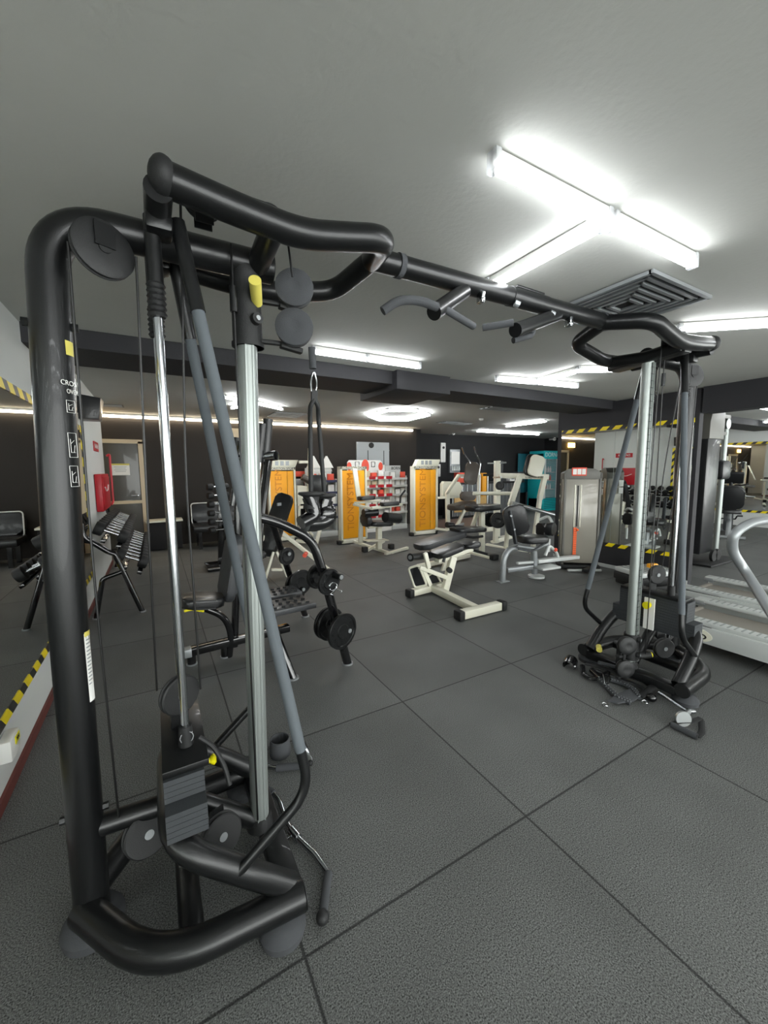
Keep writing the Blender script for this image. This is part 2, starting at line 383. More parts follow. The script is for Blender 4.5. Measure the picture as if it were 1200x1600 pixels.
# ------------------------------------------------------------------ dual adjustable cable machine in the foreground
CX = thing('cable_crossover_machine', (1.58, 1.48, 0), 'big black twin-tower cable crossover machine with overhead pull-up bar in the foreground', 'cable machine')
def disc(b, c, ax, r, w):           # grooved cable pulley
    h = w / 2
    return b.lathe([(r * .3, -h * 1.02), (r * .93, -h), (r, -h * .75), (r, -h * .45), (r * .88, -h * .2), (r * .88, h * .2), (r, h * .45), (r, h * .75), (r * .93, h), (r * .3, h * 1.02)], c, ax, 36)
def pulley(c, ax, r, w, parent=None, bracket=None, hub='silver'):
    p = disc(B(), c, ax, r, w).ob('pulley', 'pulley_black', parent or CX)
    a = V(ax).normalized()
    B().cyl(V(c) - a * (w / 2 + .004), V(c) + a * (w / 2 + .004), r * .2).ob('hub', hub, p)
    if bracket is not None:
        b = B(); q = V(bracket)
        for s in ((1, -1) if hub == 'rubber' else (-1,)): b.bar(V(c) + a * s * (w / 2 + .006), q + a * s * (w / 2 + .006), .05, .005, a)
        b.ob('bracket', 'frame_black', p)
    return p
def tower(X0, Y0, sg, left):
    def T(u, v, z): return V((X0 + sg * u, Y0 + v, z))
    fb, K = 'frame_black', CX
    B().bar(T(0, -.30, .085), T(0, .30, .085), .085, .055, bev=.006).ob('foot_bar', fb, K)
    for s in (-1, 1):
        B().tube([T(-.03, s * .335, .105), T(.40, s * .31, .105), T(.60, s * .02, .105)], .046, .16, 20).ob('base_tube', fb, K)
        B().cyl(T(-.031, s * .335, .105), T(-.034, s * .335, .105), .043).ob('end_cap', 'rubber', K)
        B().lathe([(.03, .066), (.06, .05), (.075, .03), (.07, .004), (.05, .0)], T(.04, s * .33, 0), n=26).ob('foot_pad', 'foamy', K)
    B().lathe([(.05, .075), (.075, .06), (.09, .035), (.085, .004), (.06, 0)], T(.58, 0, 0), n=26).ob('foot_pad', 'foamy', K)
    B().tube([T(.0, -.30, .12), T(.15, -.30, .26), T(.335, -.26, .405), T(.335, .26, .405), T(.15, .30, .26), T(.0, .30, .12)], .039, .13, 18).ob('arch_tube', fb, K)
    B().tube([T(.30, -.3, .1), T(.30, .3, .1)], .036, 0, 18).ob('stack_beam', fb, K)
    B().tube([T(.57, 0, .36), T(.27, 0, .345)], .034, 0, 18).tube([T(.27, 0, .33), T(.05, 0, .14)], .034, 0, 18).ob('tie_tube', fb, K)
    # outer post bending over into the head beam
    post = B().tube([T(.58, 0, .045), T(.568, 0, 1.2), T(.535, 0, 2.225), T(-.09 if left else -.03, 0, 2.225)], .05, .16, 24, steps=12).ob('main_post', fb, K)
    if left: B().cyl(T(-.091, 0, 2.225), T(-.095, 0, 2.225), .047).ob('end_cap', 'rubber', post)
    for z in (.42, 1.93):
        for s in (-1, 1): B().cyl(T((.575 if z < 1 else .545) + s * .048, 0, z), T((.575 if z < 1 else .545) + s * .064, 0, z), .012, n=6).ob('bolt', 'frame_black', post)
    # column with scale
    cb = .035 if left else 0
    col = B().tube([T(cb, 0, .11), T(0, 0, 2.2)], .040, 0, 28, r2=.034).ob('column', 'alu', K)
    b = B()
    for s in (-1, 1):
        b.bar(T(-.012 * s + cb, -.038, .14), T(-.012 * s, -.038, 2.18), .006, .006)
    b.ob('rail_groove', 'alu', col)
    if not left:
        for k in range(44): B().box(T(-.012, -.0395, .30 + k * .043), (.018 if k % 2 else .028, .003, .003)).ob('scale_mark', 'ink', col)
    B().lathe([(.05, 0), (.047, .03), (.043, .05)], T(cb, 0, .11), n=26).ob('collar', 'rubber', col)
    # upper tube loop
    for s in (-1, 1):
        B().tube([T(.25, s * .235, 2.277), T(.04, s * .235, 2.25), T(-.13, s * .23, 2.24), T(-.27, s * .23, 2.27), T(-.43, s * .235, 2.305), T(-.50, 0, 2.352)], .043 if s < 0 else .04, .12, 22, steps=10).ob('loop_tube', fb, K)
        if s < 0: B().ball(T(.248, s * .24, 2.277), .0475, .75, 1.05, 1).ob('end_cap', 'rubber', K)
        B().cyl(T(.251, s * .235, 2.277), T(.257, s * .235, 2.278), .046).ob('end_cap', 'rubber', K)
    if not left: B().bar(T(-.01, -.22, 2.225), T(.03, .25, 2.205), .12, .055, bev=.01).ob('cross_plate', fb, K)
    B().tube([T(-.04, -.225, 2.235), T(-.04, 0, 2.215), T(-.04, .225, 2.235)], .036, .03, 18).ob('cross_strut', fb, K)
    B().tube([T(.26, -.24, 2.245), T(.26, .24, 2.245)], .035, 0, 18).ob('head_tube', fb, K)
    for s in (-1, 1): B().box(T(.26, s * .12, 2.21), (.07, .085, .05), None, .012).ob('head_block', fb, K)
    # guide rods with bellows, stack
    for s in (-1, 1):
        v = s * .105
        B().cyl(T(.277, v, 1.98), T(.277, v, 2.24), .022).ob('rod_socket', fb, K)
        bb = B(); prof = []
        for k in range(13): prof.append((.021 + (.005 if k % 2 else 0), -.008 * k))
        bb.lathe(prof, T(.277, v, 2.06)); bb.ob('bellows', 'rubber', K)
        B().cyl(T(.277, v, .3), T(.277, v, 1.99), .0125).ob('guide_rod', 'chrome', K)
        B().cyl(T(.277, v, .59), T(.277, v, .68), .024, .020).ob('rod_sleeve', 'rubber', K)
    n0 = 5 if left else 6; n1 = 9 if left else 13; dz = .0180 if left else .0196; z = .59 - n1 * dz
    for k in range(n1):
        wdt = (.55 if k < n0 else .45)
        B().box(T(.292, 0, z + dz / 2), (.112, wdt, dz - .0012)).ob('weight_plate', 'stack_grey', K); z += dz
    B().box(T(.215, 0, .455), (.01, .07, .23)).ob('number_strip', 'paper', K) if not left else None
    B().box(T(.285, 0, z + .012), (.13, .43, .022), None, .002).ob('head_plate', 'frame_black', K)
    yk = T(.285 - .07, 0, .525)
    if not left: B().cyl(T(.22, 0, .525), T(.19, 0, .525), .006).cyl(T(.2, 0, .525), T(.165, 0, .525), .022, .026).ob("selector_pin", "yellow", K)
    if left:
        B().cyl(T(.225, -.13, .545), T(.205, -.13, .545), .008).lathe([(.008, 0), (.014, .004), (.018, .012), (.012, .02)], T(.212, -.13, .545), (1, 0, 0)).ob('selector_pin', 'yellow', K)
        B().tube([T(.275, -.12, .645) + V((.02 * math.cos(a), .0, .02 * math.sin(a))) for a in [k * PI / 5 for k in range(10)]], .0025, 0, 6, closed=True).ob('key_ring', 'chrome', K)
        B().tube([T(.24, -.13, .64), T(.2, -.14, .6), T(.17, -.16, .53), T(.16, -.18, .47)], .008, .03, 8).ob('pin_lanyard', 'rubber', K)
    pulley(T(.285, 0, .735), (math.sin(.5) * 1, -math.cos(.5), 0) if left else (-.35, -1, 0), .068, .03, None, T(.285, 0, .61))
    # grey braces from the head down to the arch
    for s in (-1, 1):
        a, bnd = T(.205, s * .12, 2.2), T(-.045, s * .31, .60)
        dirn = (bnd - a).normalized()
        B().tube([a, bnd], .0185, 0, 16).ob('brace_tube', 'foam_grey', K)
        B().tube([bnd - dirn * .03, bnd + dirn * .14, T(.17, s * .315, .275)], .0165, .13, 14, steps=10).ob('brace_end', fb, K)
        B().tube([a - dirn * .04, a + dirn * .22], .022, 0, 14).ob('brace_socket', fb, K)
    # low redirect pulleys
    for u, v, r in ((.41, -.02, .075), (.19, -.12, .07)):
        pulley(T(u, v, .285 if u > .3 else .25), (.35, -1, .2) if left else (-.5, -1, 0), r, .036, None, T(u, v, .36 if u > .3 else .34))
    # top pulleys riding above the head beam
    for u in (.14, -.055):
        pulley(T(u, -.13, 2.31 if u > .1 else 2.305), (0, 1, 0), .055, .024, None, T(u, -.13, 2.24), 'rubber')
    pulley(T(.40, -.085, 2.13), (.45 * -sg, -1, .1), .078, .026, None, T(.40, -.085, 2.19), 'rubber')
    # cables
    c = B()
    c.tube([T(.478, -.085, 2.13), T(.49, -.06, 1.2), T(.485, -.02, .34)], .0035, .2, 8)
    c.tube([T(.322, -.085, 2.13), T(.34, -.06, 1.4), T(.352, .0, .77)], .0035, .2, 8)
    c.tube([T(.218, 0, .735), T(.225, -.03, 1.5), T(.2, -.13, 2.3)], .0035, .2, 8)
    c.tube([T(.14, -.13, 2.364), T(-.055, -.13, 2.36)], .0035, 0, 8)
    c.tube([T(.055, -.07, .2), T(.055, -.07, 2.24)], .0035, 0, 8)
    c.tube([T(-.11, -.13, 2.305), T(-.13, -.12, 1.2 if not left else 2.16)], .0035, 0, 8)
    c.ob('cable', 'cable', K)
    B().cyl(T(.055, -.07, 2.03), T(.055, -.07, 2.11), .012).ob('cable_clamp', 'frame_black', K)
    # carriage with twin swivel pulleys
    zc = 2.078 if left else .265
    h = .135 if left else .09
    car = B().tube([T(0, 0, zc - h), T(0, 0, zc + h)], .05, 0, 28, r2=.046).tube([T(0, 0, zc - h), T(0, 0, zc - h + .014)], .055, 0, 28, r2=.05).ob('carriage', 'rubber', K)
    for dz in (-.05, .06):
        q = T(-.02 if left else .0, -.045, zc + dz)
        B().cyl(q, q + V((.004, -.018, 0)), .02, .018).ob('carriage_knob', 'rubber', car)
        B().cyl(q + V((.004, -.018, 0)), q + V((.005, -.021, 0)), .008).ob('bolt', 'silver', car)
    if left:
        B().cyl(T(-.03, -.03, zc + .01), T(-.005, -.12, zc + .045), .018, .02).ob('adjust_handle', 'yellow_soft', car)
    else:
        B().cyl(T(.03, -.04, .2), T(.1, -.08, .205), .022).ob('adjust_handle', 'rubber', car)
        B().cyl(T(.1, -.08, .205), T(.108, -.085, .206), .018).ob('handle_tip', 'yellow', car)
        B().cyl(T(-.05, .2, .19), T(-.09, .17, .185), .02).ob('handle_tip', 'yellow_soft', car)
    zz = ((2.145, 2.012, 'a') if left else (.30, .135, 'a'))
    pc = T(-.155, -.06, 0) if left else T(-.10, -.02, 0)
    for i in (0, 1):
        cc = V((pc.x - (.005 if i else 0), pc.y, zz[i]))
        ax_ = V((-.32, -1, .12) if left else (-.55, -1, .05)).normalized()
        pp = pulley(cc, ax_, .062 if left else .058, .034, car, None, 'rubber')
        B().lathe([(.066 if left else .061, .012), (.066 if left else .061, .022), (.05, .029), (.02, .033), (.019, .0325), (.0001, .034)], cc, ax_, 32).ob('pulley_cover', 'foamy' if left else 'pulley_black', pp)
    b = B()
    for z in ((2.10, 1.965) if left else (.23, .08)):
        b.bar(T(-.04, -.02, z), V((pc.x - .02, pc.y + .03, z)), .022, .014, bev=.003)
        b.bar(V((pc.x - .05, pc.y + .025, z - .008)), V((pc.x + .03, pc.y + .025, z - .02)), .03, .018, bev=.004)
    b.bar(V((pc.x, pc.y + .03, zz[0])), V((pc.x, pc.y + .03, zz[1])), .03, .05).ob('swivel_bracket', 'rubber', car)
    return T
TL = tower(.315, 1.50, -1, True)
TR = tower(2.83, 1.46, 1, False)
# pull-up bar between the towers
A0, A1 = V((.80, 1.485, 2.35)), V((2.36, 1.465, 2.36))
pb = B().tube([A0, A1], .043, 0, 24).ob('pull_up_bar', 'frame_black', CX)
for q in (V((.935, 1.483, 2.351)), V((2.32, 1.466, 2.36))): B().cyl(q - V((.012, 0, 0)), q + V((.012, 0, 0)), .0475).ob('ring', 'foamy', pb)
b = B().cyl((1.57, 1.475, 2.355), (1.83, 1.473, 2.357), .0455); b.box((1.70, 1.475, 2.402), (.2, .05, .012), None, .004); b.ob('sleeve', 'frame_black', pb)
for i, x in enumerate((1.36, 2.0)):
    k = B().box((x, 1.45, 2.297), (.022, .04, .05), None, .006).ob('grip_hook', 'chrome', pb)
    B().ball((x, 1.44, 2.285), .014).ob('bolt', 'chrome', k)
for x in (1.57, 1.83):
    B().cyl((x, 1.44, 2.31), (x + .02, 1.43, 2.30), .016).ob('bolt', 'silver', pb)
for (px, py, gx) in ((0, 0, 1.22), (0, 0, 1.80)):
    g = B().tube([W(725, 455, Y=1.47), W(678, 488, Y=1.38)] if gx < 1.5 else [W(870, 492, Y=1.47), W(805, 516, Y=1.38)], .033, 0, 18).ob('grip_mount', 'frame_black', pb)
    if gx < 1.5:
        B().tube([W(598, 486, Y=1.36), W(622, 469, Y=1.34), W(655, 469, Y=1.33), W(683, 480, Y=1.33)], .017, .05, 14).ob('pull_up_grip', 'foamy', pb)
        B().tube([W(690, 480, Y=1.38), W(740, 510, Y=1.42)], .0155, 0, 14).ob('pull_up_grip', 'foamy', pb)
    else:
        B().tube([W(754, 512, Y=1.45), W(802, 504, Y=1.36)], .016, 0, 14).ob('pull_up_grip', 'foamy', pb)
        B().tube([W(815, 512, Y=1.40), W(833, 516, Y=1.42), W(830, 524, Y=1.43), W(802, 532, Y=1.45)], .015, .03, 14).ob('pull_up_grip', 'foamy', pb)
# instruction decals on the left post
def decal(px, py0, py1, wpx, m, nm):
    a, b_ = W(px, py0, Y=1.452), W(px, py1, Y=1.452)
    return B().bar(a + V((0, -.0, 0)), b_, .0015, .02 * wpx, (0, 1, 0)).ob(nm, m, CX)
def uc(z): return .58 - .012 * (z - .045) / 1.155 if z < 1.2 else .568 - .033 * (z - 1.2) / 1.025
def wrap(z0, z1, a0, a1, m, nm, u=0, r=.0508):
    """thin sticker curved round the left post"""
    b = B(); c = TL(uc((z0 + z1) / 2), 0, 0); n = 7; ro = []
    for z in (z0, z1):
        ro.append([b.bm.verts.new((c.x + r * math.cos(a0 + (a1 - a0) * i / n), c.y + r * math.sin(a0 + (a1 - a0) * i / n), z)) for i in range(n + 1)])
    for i in range(n): b.bm.faces.new((ro[0][i], ro[0][i + 1], ro[1][i + 1], ro[1][i]))
    return b.ob(nm, m, CX)
D = math.radians
wrap(.80, 1.02, D(-38), D(-8), 'paper', 'instruction_sticker', .597)
wrap(1.01, 1.025, D(-38), D(-8), 'yellow_soft', 'sticker_band', .597, .0512)
wrap(1.845, 1.885, D(-45), D(-10), 'yellow_soft', 'warning_sticker', .583)
for k in range(16): wrap(.82 + k * .0118, .824 + k * .0118, D(-34), D(-14), 'silver', 'sticker_line', .597, .0513)
def ptext(s, sz, z, a, m='paper'):
    cpt = TL(uc(z), 0, 0)
    n = V((math.cos(a), math.sin(a), 0)); text(s, sz, V((cpt.x, cpt.y, z)) + n * .0512, V((-math.sin(a), math.cos(a), 0)), (0, 0, 1), m, CX, 'lettering', .0004)
ptext('CROSS', .02, 1.765, D(-36)); ptext('OVER', .018, 1.742, D(-28))
for zq, hh in ((1.70, .034), (1.59, .07), (1.50, .06)):
    cpt = TL(uc(zq), 0, 0); a = D(-38); n = V((math.cos(a), math.sin(a), 0)); tx = V((-math.sin(a), math.cos(a), 0)); c0 = V((cpt.x, cpt.y, zq)) + n * .0515
    b = B(); w_ = .013
    for p, q in (((-1, -1), (1, -1)), ((1, -1), (1, 1)), ((1, 1), (-1, 1)), ((-1, 1), (-1, -1)), ((-.5, -.6), (.6, -.6)), ((-.5, -.6), (-.5, .5)), ((-.5, .1), (.4, .4)), ((.2, -.6), (.5, .0))):
        b.bar(c0 + tx * w_ * p[0] + V((0, 0, hh / 2 * p[1])), c0 + tx * w_ * q[0] + V((0, 0, hh / 2 * q[1])), .0012, .0008)
    b.ob('pictogram', 'paper', CX)

# ------------------------------------------------------------------ rope-and-grip attachment hanging from the left carriage
tp = W(489, 545, Y=1.42); t = thing('cable_attachment', tp, 'black double strap with moulded rubber grips hanging from the left tower carabiner', 'cable attachment')
def w2(x, y, dy=0): return W(x, y, Y=1.42 + dy)
B().cyl(w2(487, 543), w2(489, 576), .0125).ob('cable_ball', 'foamy', t)
B().tube([w2(490, 577), w2(485, 595), w2(487, 612), w2(492, 614), w2(496, 598)], .0032, .02, 8, closed=True).ob('carabiner', 'chrome', t)
B().bar(w2(491, 610), w2(491, 628), .012, .022).ob('strap_loop', 'rubber', t)
for s, (xa, ya) in ((-1, (486, 772)), (1, (507, 775))):
    B().tube([w2(491, 624), w2(491 + s * 6, 634), w2(491 + s * 6.5, 650, s * .03), w2(xa, ya, s * .05)], .0085, .03, 12).ob('strap', 'rubber', t)
    g = B().lathe([(.012, 0), (.045, .002), (.047, .009), (.03, .018), (.026, .035), (.03, .06)], w2(xa, ya - 4, s * .05), (0, 0, -1), 24).ob('grip_flange', 'rubber', t)
    if s < 0: B().tube([w2(482, 775, -.05), w2(488, 792, -.05), w2(491, 806, -.05), w2(470, 817, -.06)], .03, .02, 16, r2=.024).ob('grip', 'gloss_black', t)
    else: B().tube([w2(508, 780, .05), w2(503, 795, .05), w2(516, 806, .05), w2(500, 816, .03), w2(476, 817, .0)], .03, .03, 16, r2=.034).ball(w2(508, 802, .05), .047, 1, .9, .95).ob('grip', 'gloss_black', t)

# ------------------------------------------------------------------ left wall fittings
ORG = V((0, 0, 0))
t = thing('wall_speaker', (-.62, 5.35, 2.2), 'black loudspeaker fixed high on the white left wall', 'speaker')
B().prism([(-.12, -.16), (.10, -.16), (.14, .12), (-.12, .16)], Mx.Translation((-.55, 5.35, 2.19)) @ Mx.Rotation(PI / 2, 4, 'X') @ Mx.Scale(.8, 4), .34, .012).ob('cabinet', 'vinyl', t)
B().box((-.66, 5.35, 2.19), (.05, .1, .1)).ob('bracket', 'rubber', t)
t = thing('fire_cabinet', (-.64, 6.9, 1.23), 'glossy red fire-hose cabinet on the end of the white left wall', 'cabinet')
B().box((-.645, 6.9, 1.23), (.08, .95, .5), None, .012).ob('body', 'red', t)
B().box((-.60, 6.9, 1.23), (.008, .86, .42), None, .003).ob('door', 'red', t)
B().tube([(-.59, 6.6, 1.3), (-.59, 6.75, 1.24), (-.59, 6.95, 1.25), (-.59, 7.05, 1.32)], .008, .05, 8).ob('white_mark', 'paper', t)
B().tube([(-.62, 7.48, 1.75), (-.58, 7.5, 1.78), (-.58, 7.5, 1.05), (-.6, 7.46, 1.0)], .016, .05, 10).ob('pipe', 'red', t)
t = thing('wall_sign', (-.685, 6.9, 1.86), 'small red sign with pale lettering above the red cabinet', 'sign')
B().box((-.683, 6.9, 1.86), (.01, .5, .13)).ob('panel', 'red', t); text('DANGER', .09, (-.6765, 6.9, 1.86), (0, 1, 0), (0, 0, 1), 'paper', t)
t = thing('exit_sign', (-1.3, 9.08, 2.3), 'amber lit EXIT sign over the dark corridor opening', 'sign')
B().box((-1.3, 9.11, 2.3), (.34, .05, .16), None, .006).ob('housing', 'sign_lit', t); text('EXIT', .12, (-1.3, 9.083, 2.3), (1, 0, 0), (0, 0, 1), 'ink', t)
t = thing('electrical_outlet', (-.68, 2.46, .16), 'dusty white socket box with a yellow warning label low on the left wall', 'outlet')
p = W(14, 1165, X=-.66); p = V((-.66, p.y, p.z))
B().box(p, (.05, .13, .1), None, .008).ob('socket_box', 'white_plastic', t)
B().box(p + V((.027, .02, .02)), (.003, .06, .035)).ob('warning_label', 'yellow', t)
text('HV', .028, p + V((.0295, .02, .02)), (0, -1, 0), (0, 0, 1), 'ink', t)
# glazed door on the back wall
def door(nm, x0, x1, z1, label_kind):
    d = struct(B().box(((x0 + x1) / 2, 9.13, z1 / 2), (x1 - x0 - .1, .03, z1 - .06)), nm, 'door_dark')
    b = B()
    for x in (x0, x1): b.box((x, 9.12, z1 / 2), (.075, .06, z1))
    b.box(((x0 + x1) / 2, 9.12, z1), (x1 - x0 + .075, .06, .075)); b.box(((x0 + x1) / 2, 9.118, .92), (x1 - x0, .05, .06))
    struct(b, 'door_frame', 'tan_frame', d)
    struct(B().cyl((x1 - .09, 9.09, 1.05), (x1 - .09, 9.04, 1.05), .012).cyl((x1 - .09, 9.045, 1.05), (x1 - .2, 9.045, 1.05), .011), 'door_handle', 'chrome', d)
    return d
door('door_1', -1.12, -.2, 2.08, '')
t = thing('poster', (-.55, 9.1, 1.55), 'small yellow-topped notice taped to the glazed door', 'poster')
B().box((-.55, 9.108, 1.55), (.30, .004, .22)).ob('sheet', 'paper', t); B().box((-.55, 9.105, 1.645), (.30, .003, .03)).ob('heading', 'yellow_soft', t)
for k in range(4): B().box((-.55, 9.105, 1.60 - k * .03), (.2 - .03 * (k % 2), .002, .008)).ob('text_line', 'silver', t)
# sign and window strip at top of back wall behind the left tower
a, b_ = W(345, 668, Y=9.13), W(410, 690, Y=9.13)
t = thing('wall_notice', (a + b_) / 2, 'pale panel high on the black back wall behind the steel column', 'panel')
B().box((a + b_) / 2, (abs(b_.x - a.x), .02, .26)).ob('panel', 'tan_frame', t)
# elevator
e0, e1 = W(556, 690, Y=9.13), W(607, 690, Y=9.13)
el = struct(B().box(((e0.x + e1.x) / 2, 9.125, 1.1), (e1.x - e0.x, .05, 2.2)), 'door_2', 'silver')
xm = e0.x + (e1.x - e0.x) * .34
for x in (xm, e0.x + (e1.x - e0.x) * .83): struct(B().box((x, 9.098, 1.0), (.018, .006, 1.98)), 'door_gap', 'ink', el)
struct(B().box(((e0.x + e1.x) / 2, 9.095, 2.0), (e1.x - e0.x, .02, .02)), 'lintel_line', 'silver', el)
struct(B().cyl((e0.x + .42, 9.10, 2.12), (e0.x + .42, 9.08, 2.12), .07), 'door_sensor', 'ink', el)
# black leather bench with white piping
t = thing('leather_bench', (.95, 8.6, 0), 'low black leather bench with white piping against the back wall', 'bench')
B().box((1.15, 8.55, .40), (1.15, .6, .13), None, .03).ob('seat', 'vinyl', t)
B().pad((1.15, 8.86, .46), (1.15, 8.92, .86), 1.12, .13, (0, -1, 0)).ob('backrest', 'vinyl', t)
B().tube([(.6, 8.78, .44), (.6, 8.83, .86), (1.7, 8.83, .86), (1.7, 8.78, .44)], .011, .06, 8, closed=True).ob('piping', 'white_plastic', t)
b = B()
for x in (.9, 1.15, 1.4): b.ball((x, 8.80, .66), .014)
for x in (.9, 1.15, 1.4): B().ball((x, 8.80, .66), .014).ob('button', 'vinyl', t)
b.bm.free()
for x in (.7, 1.6):
    for y in (8.35, 8.8): B().box((x, y, .17), (.06, .06, .34)).ob('leg', 'gloss_black', t)
t = thing('side_table', (.05, 8.85, 0), 'dark low table with a pale top edge beside the glazed door', 'table')
B().box((.12, 8.8, .56), (.62, .4, .035), None, .004).ob('table_top', 'cream', t)
B().box((.12, 8.8, .28), (.56, .34, .52), None, .004).ob('cabinet', 'wall_jet', t)

# ------------------------------------------------------------------ dumbbell rack and dumbbells
RK = thing('dumbbell_rack', (-.4, 6.2, 0), 'black tubular two-tier dumbbell rack along the white left wall', 'rack')
for y in (4.93, 7.45):
    B().tube([(-.20, y, 0), (-.405, y, .66), (-.45, y, .68), (-.655, y, .86), (-.66, y, 1.0)], .027, .05, 14).ob('end_frame', 'gloss_black', RK)
    B().tube([(-.61, y, 0), (-.53, y, .40), (-.50, y, .42), (-.32, y, .475)], .024, .05, 14).ob('rear_leg', 'gloss_black', RK)
    for x in (-.20, -.61): B().cyl((x, y, 0), (x, y, .012), .034).ob('foot_ring', 'silver', RK)
for (x, z, tl) in ((-.37, .73, .45), (-.50, .80, .45), (-.20, .43, .5), (-.33, .50, .5)):
    B().bar((x, 4.93, z), (x, 7.45, z), .045, .035, (math.sin(tl), 0, math.cos(tl)), .004).ob('rail', 'gloss_black', RK)
def dumbbell(r, label, grp):
    t = thing('dumbbell', (0, 0, 0), label, 'dumbbell', grp)
    B().cyl((-.085, 0, 0), (.085, 0, 0), .0145).ob('handle', 'chrome', t)
    for s in (-1, 1):
        B().lathe([(r * .75, .0), (r * .97, .008), (r, .02), (r, .075), (r * .9, .088), (r * .4, .09)], (s * .07, 0, 0), (s, 0, 0), 24).ob('weight_head', 'rubber', t)
    return t
def place(t, p, rz=0, ry=0): t.location = p; t.rotation_euler = (0, ry, rz); return t
first = None
for tier, (x, z, n, y0, dy) in enumerate(((-.435, .862, 11, 5.12, .215), (-.265, .565, 11, 5.10, .215))):
    lbl = 'black dumbbell with chrome handle on the %s tier of the wall rack' % (('upper', 'lower')[tier])
    for k in range(n):
        r = .072 - .0022 * k
        d = dumbbell(r, lbl, 'dumbbells on the %s tier' % ('upper', 'lower')[tier])
        place(d, (x, y0 + dy * k, z + (.0 if r > .06 else -.006)), 0, .46)
        if k == 0: d['label'] = 'largest black dumbbell at the near end of the %s tier' % ('upper', 'lower')[tier]; del d['group']
# dumbbell tree glimpsed beside the grey braces
p = W(349, 850, Y=6.6); t = thing('dumbbell_tree', (p.x, 6.6, 0), 'slim upright stand of chrome dumbbells seen between the grey braces', 'rack')
px_, = (p.x,)
B().bar((px_ - .05, 6.6, .05), (px_ + .02, 6.6, 1.42), .09, .09, bev=.01).ob('post', 'gloss_black', t)
B().box((px_ - .02, 6.6, .03), (.5, .5, .05), None, .01).ob('base', 'gloss_black', t)
for k in range(6):
    z = .62 + k * .13
    d = dumbbell(.05, 'small chrome-handled dumbbell on the slim upright stand', 'dumbbells on the upright stand'); place(d, (px_ - .06, 6.44, z), .3)
    
# ------------------------------------------------------------------ weight plates (each one a thing)
def wplate(c, ax, r, w, label, grp=None, letters=True):
    t = thing('weight_plate', c, label, 'weight plate', grp); a = V(ax).normalized(); h = w / 2
    B().lathe([(.027, -h * .8), (.05, -h), (.055, -h * .5), (r * .82, -h * .45), (r * .86, -h), (r * .98, -h), (r, -h * .8), (r, h * .8), (r * .98, h), (r * .86, h), (r * .82, h * .45), (.055, h * .5), (.05, h), (.027, h * .8)], c, a, 40).ob('disc', 'iron', t)
    if letters and r > .09:
        u = perp(a); v_ = a.cross(u)
        for k in range(12):
            if k in (2, 3, 8, 9): continue
            an = 2 * PI * k / 12; q = V(c) + (u * math.cos(an) + v_ * math.sin(an)) * r * .66 + a * h * .55
            B().bar(q - (u * math.cos(an) + v_ * math.sin(an)) * r * .08, q + (u * math.cos(an) + v_ * math.sin(an)) * r * .08, r * .07, .003, a).ob('raised_mark', 'iron', t)
    return t

# ------------------------------------------------------------------ plate-loaded rowing machine behind the left tower
RM = thing('plate_loaded_machine', (.7, 3.1, 0), 'black tubular plate-loaded leg machine with ribbed foot plates behind the left tower', 'weight machine')
ga = 'gloss_black'
B().bar(W(288, 1020, Y=3.33), V((.95, 3.36, .13)), .08, .06, bev=.008).ob('base_beam', ga, RM)
q = W(288, 1020, Y=3.33); B().bar(q - V((.01, 0, 0)), q + V((.05, 0, 0)), .084, .064, bev=.004).ob('beam_end', 'silver', RM)
for p, qx in (((300, 1038), .0), ((352, 1026), .0)):
    g = W(*p, Z=0); B().cyl(g, g + V((0, 0, .1)), .032).ob('foot', ga, RM); B().cyl(g, g + V((0, 0, .01)), .04).ob('foot_ring', 'silver', RM)
# seat, arm and lever
B().pad(W(283, 940, Y=3.28), W(348, 936, Y=3.30), .26, .075, (0, 0, 1)).ob('seat', 'vinyl', RM)
B().tube([W(318, 950, Y=3.3), W(350, 962, Y=3.31), W(362, 990, Y=3.32), W(358, 1028, Y=3.33)], .026, .12, 14).ob('seat_arm', ga, RM)
B().tube([W(318, 955, Y=3.24), W(300, 952, Y=3.2), W(288, 955, Y=3.18)], .009, .01, 10).ob('lever', 'yellow', RM)
# back pad and upper roller posts
B().pad(W(352, 938, Y=3.34), W(368, 835, Y=3.38), .30, .075, (-1, -.1, .2)).ob('back_pad', 'vinyl_grey', RM)
B().tube([W(366, 1010, Y=3.36), W(372, 850, Y=3.38), W(372, 770, Y=3.38)], .03, .1, 14).ob('upright', ga, RM)
B().tube([W(364, 790, Y=3.3), W(376, 690, Y=3.3)], .026, 0, 14).ob('pad_post', ga, RM)
for a, b_ in (((404, 722), (410, 662)), ((414, 722), (419, 655))):
    B().cyl(W(*a, Y=3.0), W(*b_, Y=3.0), .033, .035).ob('shoulder_pad', 'vinyl', RM)
for a, b_ in (((366, 735), (371, 684)), ((374, 735), (379, 680))):
    B().cyl(W(*a, Y=3.35), W(*b_, Y=3.35), .026).ob('shoulder_pad', 'vinyl', RM)
B().cyl(W(372, 718, Y=3.2), W(432, 712, Y=2.92), .035).ob('roller_bar', 'chrome', RM)
q = W(432, 712, Y=2.92); B().cyl(q, q + V((.004, 0, 0)), .029).ob('roller_cap', 'rubber', RM)
B().tube([W(419, 720, Y=2.98), W(408, 805, Y=2.9), W(398, 920, Y=2.8)], .03, .1, 14).ob('arm_post', ga, RM)
B().tube([W(405, 720, Y=3.1), W(398, 800, Y=3.1)], .02, 0, 12).ob('arm_post', 'chrome', RM)
